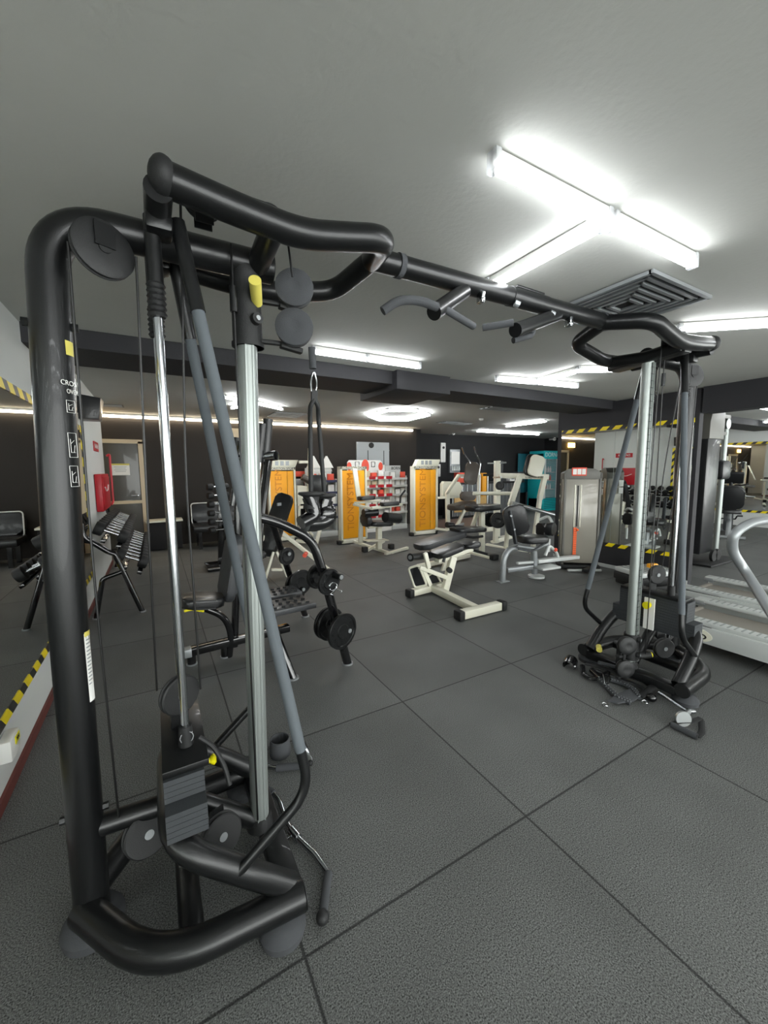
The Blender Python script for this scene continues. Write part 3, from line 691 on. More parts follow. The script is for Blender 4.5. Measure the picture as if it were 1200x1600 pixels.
# curved storage legs
B().tube([W(385, 805, Y=2.72), W(430, 814, Y=2.72), W(487, 842, Y=2.72), W(502, 885, Y=2.72), W(521, 955, Y=2.72), W(543, 1036, Y=2.72)], .034, .1, 16).ob('curved_leg', ga, RM)
B().tube([W(395, 802, Y=3.5), W(425, 815, Y=3.6), W(440, 860, Y=3.75), W(455, 905, Y=3.8), W(477, 962, Y=3.87)], .03, .1, 16).ob('curved_leg', ga, RM)
B().tube([W(458, 1060, Z=.0), W(424, 972, Y=2.85), W(405, 920, Y=2.95)], .03, .1, 16).ob('rear_leg', ga, RM)
for p in ((543, 1037), (458, 1060), (477, 963)): g = W(*p, Z=0); B().cyl(g, g + V((0, 0, .012)), .042).ob('foot_ring', 'silver', RM)
B().tube([W(425, 952, Y=3.1), W(428, 1000, Y=3.1)], .03, 0, 12).ob('plate_stem', ga, RM)
# foot plates
for (c0, c1, c2, c3) in (((400, 926), (458, 916), (472, 926), (402, 940)), ((400, 945), (470, 930), (494, 944), (410, 962))):
    pts = [W(*c, Z=.43) for c in (c0, c1, c2, c3)]
    cen = sum(pts, V((0, 0, 0))) / 4
    b = B().prism([(p.x, p.y) for p in pts], Mx.Translation((0, 0, .42)), .045, .006); b.ob('foot_plate', 'vinyl_grey', RM)
    for i in range(3):
        for j in range(6):
            a = pts[0].lerp(pts[1], (j + .6) / 6.4); c = pts[3].lerp(pts[2], (j + .6) / 6.4); q = a.lerp(c, (i + .7) / 3.2)
            B().bar(q + V((-.014, .005, .0)), q + V((.014, -.005, 0)), .006, .052).ob('tread', 'rubber', RM)
def horn(c, d, L, r=.024):
    B().cyl(c, V(c) + V(d).normalized() * L, r).ob('plate_horn', 'iron', RM)
    e = V(c) + V(d).normalized() * L; B().cyl(e, e + V(d).normalized() * .006, r * .7).ob('horn_cap', 'silver', RM)
dd = V((.35, -1, -.05))
h1 = W(505, 893, Y=2.78); h2 = W(522, 975, Y=2.78); h3 = W(440, 862, Y=3.72); h4 = W(458, 915, Y=3.72)
horn(h1 - dd * .05, dd, .25); horn(h2 - dd * .12, dd, .30); horn(h3, dd, .12); horn(h4, dd, .16)
wplate(W(514, 909, Y=2.66), dd, .098, .026, 'medium black weight plate with a spring clip on the upper front horn')
wplate(W(496, 900, Y=2.86), dd, .098, .026, 'black weight plate behind the clipped plate on the upper horn')
wplate(W(535, 986, Y=2.60), dd, .135, .026, 'largest front black weight plate on the lowest near horn')
wplate(W(516, 975, Y=2.84), dd, .13, .026, 'big black weight plate hidden behind the largest front plate')
wplate(W(511, 973, Y=2.90), dd, .13, .022, 'rearmost big black plate on the lowest near horn')
wplate(W(448, 869, Y=3.62), dd, .083, .024, 'small black weight plate on the far upper horn')
wplate(W(470, 910, Y=3.60), dd, .125, .026, 'large spoked black plate on the far lower horn')
wplate(W(462, 913, Y=3.74), dd, .12, .026, 'black plate behind the spoked plate on the far lower horn')
wplate(W(462, 925, Y=3.9), dd, .115, .03, 'black plate leaning at the back of the far lower horn')
q = W(521, 917, Y=2.58); t = thing('spring_clip', q, 'silver spring clip on the upper near plate horn', 'clip')
B().tube([q + V((.03 * math.cos(a), 0 + a * .0012, .03 * math.sin(a))) for a in [k * .6 for k in range(22)]], .003, 0, 6).tube([q + V((0.02, 0, -.02)), q + V((-.03, -.01, -.045)), q + V((-.01, -.01, -.055))], .003, .005, 6).tube([q + V((0.02, 0, -.015)), q + V((.06, -.01, -.04)), q + V((.05, -.01, -.05))], .003, .005, 6).ob('coil', 'chrome', t)

# ------------------------------------------------------------------ attachments lying round the left tower
t = thing('curl_bar', (.44, 1.4, 0), 'bent chrome curl bar with black rubber grips lying beside the left tower', 'bar attachment')
zc = .02
pt = [W(x, y, Z=zc) for x, y in ((412, 1230), (425, 1238), (437, 1252), (447, 1285), (460, 1305), (492, 1335), (513, 1365), (508, 1400), (504, 1435))]
B().tube(pt[1:7], .0115, .02, 14).ob('bar', 'chrome', t)
B().tube(pt[:2] + [pt[1] + (pt[2] - pt[1]) * .2], .015, .01, 14).ob('grip', 'foamy', t)
B().tube([pt[6], pt[7], pt[8]], .0155, .02, 14).ob('grip', 'foamy', t); B().ball(pt[8] + V((0, 0, .004)), .022).ob('end_knob', 'rubber', t)
B().cyl(pt[4] - (pt[4] - pt[3]).normalized() * .03, pt[4] + (pt[5] - pt[4]).normalized() * .025, .018).ob('swivel_collar', 'chrome', t)
a = W(457, 1302, Z=.02); b_ = W(440, 1312, Z=.012); B().bar(a, b_, .022, .008, bev=.002).cyl(b_ - V((0, 0, .011)), b_ + V((0, 0, .014)), .008).ob('swivel_eye', 'chrome', t)
t = thing('handle_attachment', W(470, 1190, Z=.01), 'chrome bar handle with black grip lying behind the left steel column', 'handle')
a, b_, c = W(408, 1196, Z=.02), W(432, 1200, Z=.02), W(478, 1196, Z=.02)
B().cyl(a, b_, .011).ob('bar', 'chrome', t); B().cyl(b_, c, .017).ob('grip', 'foamy', t); B().ball(c, .021).ob('end_knob', 'rubber', t)
B().bar(a + V((0, .02, .02)), a + V((.02, .08, .01)), .03, .02, bev=.004).ob('clamp', 'chrome', t)
t = thing('bar_grip', W(478, 1168, Z=.01), 'short shiny chrome grip bar leaning on the floor behind the left brace', 'handle')
a, b_ = W(466, 1142, Z=.06), W(485, 1192, Z=.02); B().bar(a, b_, .03, .018, bev=.006).ob('bar', 'chrome', t); B().ball(b_, .014).ob('tip', 'rubber', t)
t = thing('ankle_strap', W(440, 1180, Z=0), 'grey fabric ankle cuff standing on the floor behind the left column', 'strap')
c = W(438, 1178, Z=0); B().lathe([(.052, 0), (.056, .01), (.05, .09), (.046, .09), (.048, .01)], c, (0, 0, 1), 24, cap=False).ob('cuff', 'foamy', t)
B().tube([c + V((-.06, 0, .05)), c + V((-.08, .02, .08)), c + V((-.07, .03, .03))], .008, .01, 8).ob('strap_end', 'rubber', t)

# ------------------------------------------------------------------ heap of attachments round the right tower
def F0(x, y, z=.012): return W(x, y, Z=z)
t = thing('triceps_rope', F0(950, 1065), 'braided black triceps rope with chrome fittings on the floor before the right tower', 'rope')
for pts in ([(935, 1060), (950, 1075), (965, 1090), (985, 1098)], [(955, 1062), (975, 1068), (990, 1078), (1000, 1090)]):
    P = [F0(x, y, .022) for x, y in pts]; B().tube(P, .0165, .03, 12).ob('rope', 'foamy', t)
    for i in range(14):
        u = i / 13 * (len(P) - 1); k = min(int(u), len(P) - 2); q = P[k].lerp(P[k + 1], u - k); d = (P[k + 1] - P[k]).normalized(); s_ = d.cross(V((0, 0, 1)))
        B().bar(q - s_ * .014 - d * .008 + V((0, 0, .011)), q + s_ * .014 + d * .008 + V((0, 0, .011)), .004, .006).ob('rope_strand', 'silver', t)
B().tube([F0(925, 1050, .03), F0(935, 1058, .04), F0(945, 1052, .03), F0(935, 1047, .03)], .006, .01, 8, closed=True).ob('metal_ring', 'chrome', t)
B().cyl(F0(925, 1048, .03), F0(938, 1060, .03), .022).ob('rope_collar', 'gloss_black', t)
t = thing('carabiner', F0(948, 1062), 'bright chrome carabiner hooked on the triceps rope', 'clip')
B().tube([F0(942, 1052, .05), F0(952, 1048, .05), F0(952, 1066, .04), F0(946, 1070, .04)], .005, .01, 8, closed=True).ob('clip', 'chrome', t)
t = thing('stirrup_handle', F0(912, 1052), 'black curved stirrup grip left of the triceps rope', 'handle')
B().tube([F0(910, 1040, .04), F0(912, 1053, .03), F0(922, 1060, .02), F0(934, 1060, .02)], .018, .02, 12, r2=.01).ob('grip', 'gloss_black', t)
t = thing('ankle_cuff', F0(890, 1035), 'small black ankle cuff on the floor left of the right tower foot', 'strap')
c = F0(891, 1036, .03); B().lathe([(.045, -.04), (.05, 0), (.045, .04), (.04, .04), (.044, 0), (.04, -.04)], c, (1, .4, .25), 20, cap=False).ob('cuff', 'gloss_black', t)
B().ball(c + V((-.02, -.05, 0)), .012).ob('buckle', 'chrome', t)
t = thing('head_harness', F0(990, 1085), 'flat black padded belt with chrome D-rings on the floor before the right tower', 'belt')
poly = [F0(x, y, 0) for x, y in ((950, 1100), (965, 1104), (990, 1100), (1003, 1090), (990, 1079), (975, 1085), (960, 1092))]
B().prism([(p.x, p.y) for p in poly], Mx.Translation((0, 0, .02)), .014, .004).ob('pad', 'foamy', t)
for x, y in ((945, 1101), (1008, 1097), (989, 1077)):
    q = F0(x, y, .02); B().tube([q + V((.018 * math.cos(k * PI / 4), .018 * math.sin(k * PI / 4), .004 * (k % 2))) for k in range(8)], .003, 0, 6, closed=True).ob('metal_ring', 'chrome', t)
B().tube([F0(1000, 1088, .03), F0(1018, 1074, .06), F0(1040, 1060, .09)], .024, .02, 10, r2=.005).ob('strap', 'rubber', t)
t = thing('strap_bundle', F0(960, 1050), 'tangle of long black straps along the right tower foot bar', 'strap')
B().tube([F0(915, 1037, .05), F0(940, 1042, .06), F0(975, 1055, .05), F0(1005, 1064, .05), F0(1018, 1075, .03)], .02, .05, 10, r2=.007).ob('strap', 'rubber', t)
B().tube([F0(925, 1046, .03), F0(960, 1058, .04), F0(1000, 1072, .03), F0(1015, 1085, .02)], .016, .04, 10, r2=.01).ob('strap', 'vinyl', t)
B().tube([F0(935, 1035, .09), F0(955, 1040, .1), F0(985, 1050, .06)], .018, .04, 10, r2=.012).ob('strap', 'foamy', t)
t = thing('chrome_bar_attachment', F0(1050, 1100), 'chrome bar with a round end disc lying at the right tower', 'bar attachment')
a, b_ = F0(1030, 1082, .045), F0(1075, 1112, .03)
B().cyl(a, b_, .012).ob('bar', 'chrome', t); c = F0(1066, 1122, .045); B().cyl(c, c + V((-.008, -.012, .002)), .043).ob('end_disc', 'steel', t)
B().cyl(c, b_ + V((0.02, 0, 0)), .018, .012).ob('disc_neck', 'steel', t); B().cyl(b_, F0(1084, 1112, .02), .014).ob('swivel', 'chrome', t)
B().ball(F0(1018, 1090, .03), .03, 1, 1, .9).ob('end_knob', 'gloss_black', t)
t = thing('foam_grip', F0(1072, 1140), 'grey foam single-grip strap handle lying nearest on the floor at right', 'handle')
a, b_ = F0(1049, 1132, .018), F0(1089, 1151, .018)
B().cyl(a, b_, .0165).ob('grip', 'foamy', t); B().cyl(b_, b_ + (b_ - a).normalized() * .004, .014).ob('grip_end', 'rubber', t)
B().tube([a, F0(1060, 1128, .025), F0(1082, 1127, .03), F0(1095, 1122, .02)], .016, .03, 10, r2=.003).ob('strap', 'rubber', t)
B().tube([b_, F0(1097, 1145, .025), F0(1096, 1125, .02)], .016, .03, 10, r2=.003).ob('strap', 'rubber', t)

# ------------------------------------------------------------------ orange-panelled weight towers
def panel_tower(x0, x1, y, h, label, word, split=True, depth=.16, cap=(0, 0), head=True):
    t = thing('selector_weight_tower', ((x0 + x1) / 2, y, 0), label, 'weight machine'); w = x1 - x0; xc = (x0 + x1) / 2
    for x in (x0 + .02, x1 - .02): B().box((x, y, h / 2 + .02), (.04, depth, h - .04), None, .004).ob('side_frame', 'cream', t)
    B().box((xc, y, h - .03), (w, depth, .06), None, .004).ob('top_frame', 'cream', t)
    B().box((xc, y, .06), (w, depth, .08), None, .004).ob('bottom_frame', 'cream', t)
    pl = B().box((xc - w * .13, y - depth * .42, h / 2 + .02), (w * .62, .012, h - .2), None, .004).ob('left_panel', 'orange', t)
    B().box((xc + w * .30, y - depth * .42, h / 2 + .02), (w * .22, .012, h - .2), None, .004).ob('right_panel', 'orange', t)
    B().box((xc + w * .185, y - depth * .35, .34), (.03, .02, .45), None, .012).ob('pin_slot', 'ink', t)
    B().ball((xc + w * .185, y - depth * .45, .30), .012).ob('selector_pin', 'yellow_soft', t)
    text(word, w * .34, (xc - w * .13, y - depth * .42 - .008, h / 2 + .08), (0, 0, 1), (-1, 0, 0), 'orange_edge', pl, 'embossed_lettering', .004, sx=1.0)
    M = Mx.Translation((xc + cap[0], y, h)) @ Mx.Rotation(PI / 2, 4, 'X')
    if head: B().prism([(-w * .5 + .05, 0), (-w * .3, .15), (w * .62, .15), (w * .5, .0)], M, depth * .9, .006).ob('header_plate', 'cream', t)
    text('FLORESTON SPORT', w * .11, (xc, y - depth * .5 - .002, h - .028), (1, 0, 0), (0, 0, 1), 'ink', t, 'brand_lettering')
    for k in range(3 if head else 0): B().box((xc - .1 + k * .11, y - depth * .46, h + .08), (.07, .004, .09)).ob('pictogram', 'silver', t)
    for x in (x0 - .03, x1 - .04): B().box((x, y - .02, .04), (.08, .12, .08), None, .01).ob('rubber_foot', 'rubber', t)
    return t
panel_tower(2.02, 2.60, 8.35, 1.57, 'orange-panelled weight tower furthest left, behind the black bench', 'TECNOSYSTEM')
Y2 = panel_tower(3.19, 3.78, 7.35, 1.57, 'middle orange-panelled weight tower with a white slanted arm across its front', 'TIONSYSTEM', head=False)
panel_tower(4.99, 5.66, 7.42, 1.57, 'rightmost orange-panelled weight tower in front of the grey shop shelves', 'TIONSYSTEM')

cr = 'cream'
# machine behind the left tower: body, seat, high arm
t = thing('chest_press_machine', (3.0, 8.2, 0), 'white-framed press machine with black backrest behind the hanging rope grips', 'weight machine')
B().prism([(0, 0), (.42, 0), (.5, .18), (.42, .34), (.1, .4), (0, .4)], Mx.Translation((2.62, 8.3, .78)) @ Mx.Rotation(PI / 2, 4, 'X'), .1, .02).ob('side_shroud', cr, t)
B().tube([(2.66, 8.3, .78), (2.66, 8.3, .06)], .035, 0, 12).ob('upright', cr, t)
B().bar((2.62, 8.2, .72), (3.2, 8.2, .72), .07, .06, bev=.008).ob('cross_arm', cr, t)
B().bar(W(482, 835, Y=8.1), W(484, 700, Y=8.1), .07, .06, (0, 1, 0), .008).ob('mast', cr, t)
B().bar(W(467, 722, Y=8.1), W(489, 722, Y=8.1), .06, .06, (0, 1, 0), .008).ob('head_arm', cr, t)
B().bar(W(487, 700, Y=8.0), W(490, 760, Y=8.0), .035, .03, (0, 1, 0), .006).ob('rail', cr, t)
B().pad(W(497, 770, Y=7.9), W(497, 742, Y=7.9), .34, .09, (-.4, -1, 0)).ob('backrest', 'vinyl', t)
B().cyl(W(472, 745, Y=7.9), W(484, 752, Y=7.9), .07).ob('arm_roller', 'vinyl_brown', t)
B().bar(W(470, 812, Y=8.0), W(488, 838, Y=7.7), .06, .06, bev=.008).ob('brace', cr, t)
B().bar(W(505, 808, Y=7.6), W(494, 850, Y=7.4), .06, .06, bev=.008).ob('brace', cr, t)
B().bar(W(462, 845, Y=7.8), W(494, 848, Y=7.6), .06, .06, bev=.008).ob('floor_beam', cr, t)
B().pad(W(466, 812, Y=7.6), W(495, 812, Y=7.6), .3, .07).ob('seat', 'vinyl', t)

# incline bench with red knob, in front of the left orange tower
t = thing('incline_bench', (1.5, 5.5, 0), 'upright black incline bench on a white frame in front of the left orange tower', 'bench')
B().pad(W(414, 868, Y=5.6), W(447, 772, Y=5.6), .26, .08, (-.9, -1, .4)).ob('back_pad', 'vinyl', t)
B().tube([W(425, 872, Y=5.7), W(452, 790, Y=5.72)], .025, 0, 10).ob('pad_rail', ga, t)
B().box(W(436, 788, Y=5.55), (.07, .02, .04), .5).ob('label_plate', 'silver', t)
b = B(); c = W(432, 888, Y=5.5)
for a, d in (((412, 912), (427, 862)), ((452, 908), (432, 862)), ((408, 908), (455, 908)), ((424, 890), (441, 890))): b.bar(W(*a, Y=5.5), W(*d, Y=5.5), .05, .035, bev=.006)
b.ob('stand', cr, t)
sl = B().bar(W(440, 832, Y=5.6), W(516, 892, Y=5.35), .07, .05, bev=.006).ob('slide_beam', cr, t)
B().cyl(W(478, 865, Y=5.4), W(476, 868, Y=5.28), .03).ob('knob', 'coral', sl)
B().bar(W(405, 845, Y=5.6), W(428, 820, Y=5.9), .08, .06, bev=.01).ob('brace', cr, t)
B().pad(W(398, 868, Y=5.4), W(414, 866, Y=5.4), .2, .07).ob('seat', 'vinyl', t)

# seated leg machine between the orange towers
t = thing('leg_curl_machine', (3.75, 6.3, 0), 'white seated weight machine with black thigh rollers before the middle orange tower', 'weight machine')
def bw(b, p, q, yp, yq, w=.06, h=.05): return b.bar(W(*p, Y=yp), W(*q, Y=yq), w, h, (0, 0, 1) if abs(p[1] - q[1]) < abs(p[0] - q[0]) + 8 else (0, 1, 0), .008)
bw(B(), (553, 846), (614, 866), 6.9, 6.0).ob('floor_beam', cr, t)
bw(B(), (602, 866), (637, 856), 6.0, 6.15).ob('floor_beam', cr, t)
bw(B(), (570, 862), (600, 845), 6.4, 6.5).ob('floor_beam', cr, t)
for p in ((570, 860), (611, 850)): q = W(*p, Y=6.4); B().box((q.x, q.y, .05), (.1, .1, .1), None, .015).ob('rubber_foot', 'rubber', t)
bw(B(), (592, 858), (592, 822), 6.25, 6.25, .09, .09).ob('column', cr, t)
bw(B(), (575, 824), (617, 818), 6.25, 6.25).ob('seat_beam', cr, t)
bw(B(), (563, 848), (565, 790), 6.6, 6.6, .08, .05).ob('upright', cr, t)
bw(B(), (555, 786), (594, 782), 6.55, 6.6, .09, .04).ob('arm_rest_frame', cr, t)
bw(B(), (553, 788), (582, 795), 6.55, 6.1, .06, .04).ob('arm_frame', cr, t)
bw(B(), (580, 794), (628, 788), 6.1, 6.2, .06, .05).ob('arm_frame', cr, t)
bw(B(), (554, 732), (561, 782), 7.15, 6.9, .1, .03).ob('slanted_arm', cr, t)
B().pad(W(560, 779, Y=6.5), W(584, 777, Y=6.5), .2, .07).ob('arm_pad', 'vinyl', t)
B().pad(W(595, 788, Y=6.1), W(622, 786, Y=6.1), .16, .07).ob('arm_pad', 'vinyl', t)
B().cyl(W(568, 802, Y=6.2), W(589, 800, Y=6.2), .075).ob('thigh_roller', 'vinyl', t)
B().cyl(W(602, 808, Y=6.0), W(623, 810, Y=6.1), .09).ob('thigh_roller', 'vinyl', t)
B().pad(W(576, 818, Y=6.25), W(610, 817, Y=6.25), .34, .08).ob('seat', 'vinyl', t)
B().pad(W(573, 822, Y=6.3), W(571, 804, Y=6.3), .3, .09, (1, 0, 0)).ob('backrest', 'vinyl', t)
B().tube([W(625, 787, Y=6.2), W(626, 775, Y=6.2), W(633, 766, Y=6.2)], .018, .03, 8).ob('lever', 'rubber', t)
bw(B(), (570, 845), (604, 843), 6.2, 6.2, .2, .02).ob('foot_tray', cr, t)

# abdominal machine beside the right orange tower
t = thing('abdominal_machine', (6.4, 7.0, 0), 'white machine with brown-black back pad and curved chrome overhead handles', 'weight machine')
B().prism([(0, 0), (.5, 0), (.62, .2), (.5, .34), (.05, .36), (0, .3)], Mx.Translation((5.72, 7.3, .86)) @ Mx.Rotation(PI / 2, 4, 'X'), .12, .02).ob('side_shroud', cr, t)
bw(B(), (684, 778), (722, 776), 7.2, 7.0).ob('cross_arm', cr, t)
bw(B(), (699, 770), (700, 826), 7.1, 7.1, .09, .07).ob('upright', cr, t)
bw(B(), (697, 772), (717, 742), 7.1, 6.9, .07, .06).ob('raised_arm', cr, t)
bw(B(), (716, 743), (750, 743), 6.9, 6.9, .07, .06).ob('top_arm', cr, t)
bw(B(), (680, 826), (716, 830), 7.3, 6.9).ob('floor_beam', cr, t)
bw(B(), (748, 745), (748, 800), 6.8, 6.8, .05, .04).ob('pad_post', cr, t)
B().pad(W(734, 757, Y=6.6), W(739, 722, Y=6.6), .28, .09, (-.5, -1, .1)).ob('back_pad', 'vinyl_brown', t)
B().pad(W(731, 782, Y=6.6), W(731, 768, Y=6.6), .34, .1, (-.3, -1, .2)).ob('lumbar_pad', 'vinyl_brown', t)
B().pad(W(706, 794, Y=6.4), W(736, 786, Y=6.6), .34, .1).ob('seat', 'vinyl_brown', t)
B().tube([W(722, 699, Y=6.5), W(726, 711, Y=6.55), W(733, 720, Y=6.6), W(737, 730, Y=6.6)], .014, .05, 8).ob('overhead_handle', 'chrome', t)
B().tube([W(741, 698, Y=6.6), W(744, 710, Y=6.65), W(751, 723, Y=6.7), W(748, 742, Y=6.7)], .014, .05, 8).ob('overhead_handle', 'chrome', t)
bw(B(), (726, 796), (714, 822), 6.5, 6.5, .07, .05).ob('seat_strut', cr, t)
bw(B(), (706, 826), (724, 818), 6.3, 6.5, .05, .05).ob('step', 'steel', t)

# preacher stool
t = thing('exercise_stool', (5.05, 5.2, 0), 'square black padded stool top on white angled legs behind the decline benches', 'stool')
B().pad(W(733, 795, Y=5.2), W(776, 791, Y=5.2), .36, .09, (0, 0, 1)).ob('seat', 'vinyl', t)
bw(B(), (753, 864), (753, 800), 5.15, 5.15, .09, .07).ob('post', cr, t)
bw(B(), (737, 826), (746, 800), 5.4, 5.3, .07, .05).ob('brace', cr, t)
bw(B(), (734, 864), (772, 875), 5.3, 4.72, .07, .06).ob('floor_beam', cr, t)
q = W(772, 873, Y=4.7); B().box((q.x, q.y, .045), (.13, .1, .09), None, .015).ob('rubber_foot', 'rubber', t)
B().tube([W(738, 859, Y=5.0), W(762, 866, Y=4.8)], .02, 0, 10).ob('pedal_bar', 'rubber', t)

# ------------------------------------------------------------------ decline benches in the centre
t = thing('decline_bench', (2.9, 3.5, 0), 'white-framed bench nearest the middle of the floor with black ankle rollers and foot hoops', 'bench')
zf = .055
def G(x, y, z=zf): return W(x, y, Z=z)
B().bar(G(675, 918), G(748, 954), .085, .075, bev=.008).ob('floor_beam', cr, t)
fa, fb_ = G(722, 960), G(780, 946)
B().bar(fa, fb_, .09, .085, bev=.01).ob('front_crossbar', cr, t)
d = (fb_ - fa).normalized()
for q, s in ((fa, -1), (fb_, 1)): B().bar(q - d * .0, q + d * s * .07, .115, .1, bev=.018).ob('rubber_foot', 'rubber', t)
ra, rb = G(644, 926), G(692, 914)
B().bar(ra, rb, .085, .075, bev=.008).ob('rear_crossbar', cr, t); d2 = (rb - ra).normalized()
for q, s in ((ra, -1), (rb, 1)): B().bar(q, q + d2 * s * .07, .11, .1, bev=.018).ob('rubber_foot', 'rubber', t)
B().bar(W(695, 922, Y=3.7), W(708, 870, Y=3.7), .09, .06, (0, 1, 0), .008).ob('post', cr, t)
kn = W(701, 890, Y=3.64); B().cyl(kn, kn + V((-.02, -.05, 0)), .032).ob('knob', 'rubber', t)
B().bar(W(655, 886, Y=3.75), W(697, 902, Y=3.7), .06, .05, (0, 0, 1), .006).ob('side_arm', cr, t)
B().bar(W(672, 915, Y=3.75), W(660, 888, Y=3.78), .05, .05, (0, 1, 0), .006).ob('rear_strut', cr, t)
B().bar(W(670, 888, Y=3.7), W(664, 864, Y=3.7), .05, .04, (0, 1, 0), .006).ob('roller_arm', cr, t)
hoop = [W(648, 918, Y=3.85), W(638, 888, Y=3.85), W(654, 883, Y=3.75), W(667, 914, Y=3.75)]
B().tube(hoop, .014, .04, 8, closed=True).ob('foot_hoop', cr, t)
b = B(); cen = sum(hoop, V((0, 0, 0))) / 4; vs = [b.bm.verts.new(cen + (h - cen) * .9) for h in hoop]; f = b.bm.faces.new(vs); bmesh.ops.solidify(b.bm, geom=[f], thickness=.008); b.ob('foot_plate', 'vinyl_grey', t)
hoop = [W(672, 915, Y=3.95), W(668, 900, Y=3.95), W(680, 893, Y=3.9), W(690, 912, Y=3.9)]
B().tube(hoop, .013, .03, 8, closed=True).ob('foot_hoop', cr, t)
b = B(); cen = sum(hoop, V((0, 0, 0))) / 4; vs = [b.bm.verts.new(cen + (h - cen) * .9) for h in hoop]; f = b.bm.faces.new(vs); bmesh.ops.solidify(b.bm, geom=[f], thickness=.008); b.ob('foot_plate', 'vinyl_grey', t)
B().cyl(W(641, 871, Y=3.72), W(662, 868, Y=3.80), .047).ob('ankle_roller', 'vinyl', t)
q = W(641, 871, Y=3.72); B().cyl(q + V((-.004, -.002, 0)), q, .025).ob('roller_cap', 'silver', t)
B().cyl(W(668, 868, Y=3.82), W(684, 862, Y=3.9), .045).ob('ankle_roller', 'vinyl', t)
B().bar(W(682, 876, Y=3.75), W(736, 857, Y=3.75), .10, .05, (0, 0, 1), .008).ob('pad_frame', cr, t)
B().pad(W(679, 868, Y=3.72), W(718, 852, Y=3.72), .27, .06, (-.2, 0, 1)).ob('back_pad', 'vinyl', t)
B().pad(W(721, 853, Y=3.72), W(743, 848, Y=3.72), .27, .055, (0, 0, 1)).ob('seat_pad', 'vinyl', t)
B().tube([W(696, 864, Y=3.62), W(693, 878, Y=3.6)], .018, 0, 10).ob('adjust_handle', 'foamy', t)
t = thing('decline_bench', (3.9, 4.6, 0), 'long grey-black inclined bench on white frame just behind the front bench', 'bench')
B().pad(W(652, 855, Y=4.5), W(722, 832, Y=4.5), .32, .075, (-.25, 0, 1)).ob('back_pad', 'vinyl_grey', t)
B().pad(W(709, 828, Y=4.55), W(753, 826, Y=4.55), .32, .06, (.0, 0, 1)).ob('seat_pad', 'vinyl', t)
B().bar(W(672, 860, Y=4.5), W(722, 838, Y=4.5), .07, .04, (0, 0, 1), .006).ob('pad_frame', cr, t)
B().tube([W(722, 838, Y=4.5), W(740, 840, Y=4.5), W(754, 838, Y=4.5)], .02, .03, 10).ob('support_rail', 'rubber', t)
B().bar(W(706, 850, Y=4.6), W(692, 893, Y=4.6), .07, .05, (0, 1, 0), .008).ob('post', cr, t)
B().bar(G(653, 885, .05), G(733, 868, .05), .07, .06, bev=.008).ob('floor_beam', cr, t)
B().cyl(W(698, 820, Y=4.8), W(708, 821, Y=4.8), .045).ob('ankle_roller', 'vinyl', t)
B().cyl(W(710, 823, Y=4.7), W(724, 824, Y=4.7), .03).ob('ankle_roller', 'vinyl', t)

# ------------------------------------------------------------------ white seated press frame and rack in the background
t = thing('shoulder_press_machine', (5.9, 5.2, 0), 'tall white splayed-leg press machine with white back plate left of the teal fridge', 'weight machine')
bw(B(), (779, 743), (857, 745), 5.4, 4.9, .07, .1).ob('top_beam', cr, t)
bw(B(), (812, 745), (797, 790), 5.1, 5.1, .12, .05).ob('front_leg', cr, t); bw(B(), (797, 788), (790, 860), 5.1, 5.3, .08, .05).ob('front_leg', cr, t)
bw(B(), (851, 745), (843, 780), 4.9, 4.9, .12, .05).ob('rear_leg', cr, t); bw(B(), (844, 775), (831, 868), 4.9, 4.7, .09, .05).ob('rear_leg', cr, t)
bw(B(), (760, 852), (852, 872), 5.7, 4.5, .08, .08).ob('floor_beam', cr, t)
bw(B(), (768, 848), (800, 838), 5.8, 5.7, .08, .07).ob('floor_beam', cr, t)
bp = B().pad(W(834, 744, Y=4.95), W(842, 712, Y=4.95), .27, .05, (-.4, -1, .2)).ob('back_plate', cr, t)
B().pad(W(828, 744, Y=5.05), W(836, 711, Y=5.05), .29, .06, (-.4, -1, .2)).ob('back_pad', 'vinyl', t)
B().tube([W(800, 786, Y=5.0), W(872, 806, Y=4.6)], .035, 0, 12).ob('lever_tube', 'steel', t)
B().tube([W(739, 771, Y=5.7), W(799, 771, Y=5.3)], .035, 0, 12).ob('lever_tube', cr, t)
bw(B(), (774, 846), (777, 772), 5.6, 5.6, .1, .06).ob('column', cr, t)
B().bar(W(783, 746, Y=5.2), W(771, 746, Y=5.5), .03, .03).ob('bar_end', 'steel', t)
text('FLORESTON SPORT', .045, W(835, 746, Y=4.85), (1, -.2, 0), (0, 0, 1), 'ink', t, 'brand_lettering')
wplate(W(778, 813, Y=5.35), (-.5, -1, 0), .15, .04, 'large black weight plate low on the white press machine')
wplate(W(766, 812, Y=5.6), (-.5, -1, 0), .14, .04, 'black weight plate behind the large plate on the white press machine')
wplate(W(781, 759, Y=5.6), (-.5, -1, 0), .085, .03, 'small black weight plate on the white post behind the press machine')
t = thing('weight_rack', (7.0, 6.2, 0), 'white upright barbell rack with crossbar in the background centre', 'rack')
bw(B(), (777, 720), (776, 838), 6.3, 6.3, .14, .08).ob('upright', cr, t)
B().cyl(W(762, 724, Y=6.4), W(791, 723, Y=6.2), .016).ob('crossbar', 'steel', t)
bw(B(), (765, 843), (790, 838), 6.4, 6.2, .06, .05).ob('floor_beam', cr, t)
B().tube([W(755, 742, Y=6.5), W(780, 742, Y=6.3)], .03, 0, 10).ob('bar_sleeve', 'rubber', t)
B().box(W(783, 730, Y=6.3), (.08, .06, .26), None, .01).ob('guide_block', 'stack_grey', t)
for i, (px, py, ym, hh, ww) in enumerate(((745, 765, 7.3, 1.1, .05), (752, 770, 7.3, 1.2, .06), (759, 765, 7.2, 1.3, .05))):
    pass
t = thing('lat_machine', (7.6, 7.2, 0), 'slim chrome and yellow weight stack behind the abdominal machine', 'weight machine')
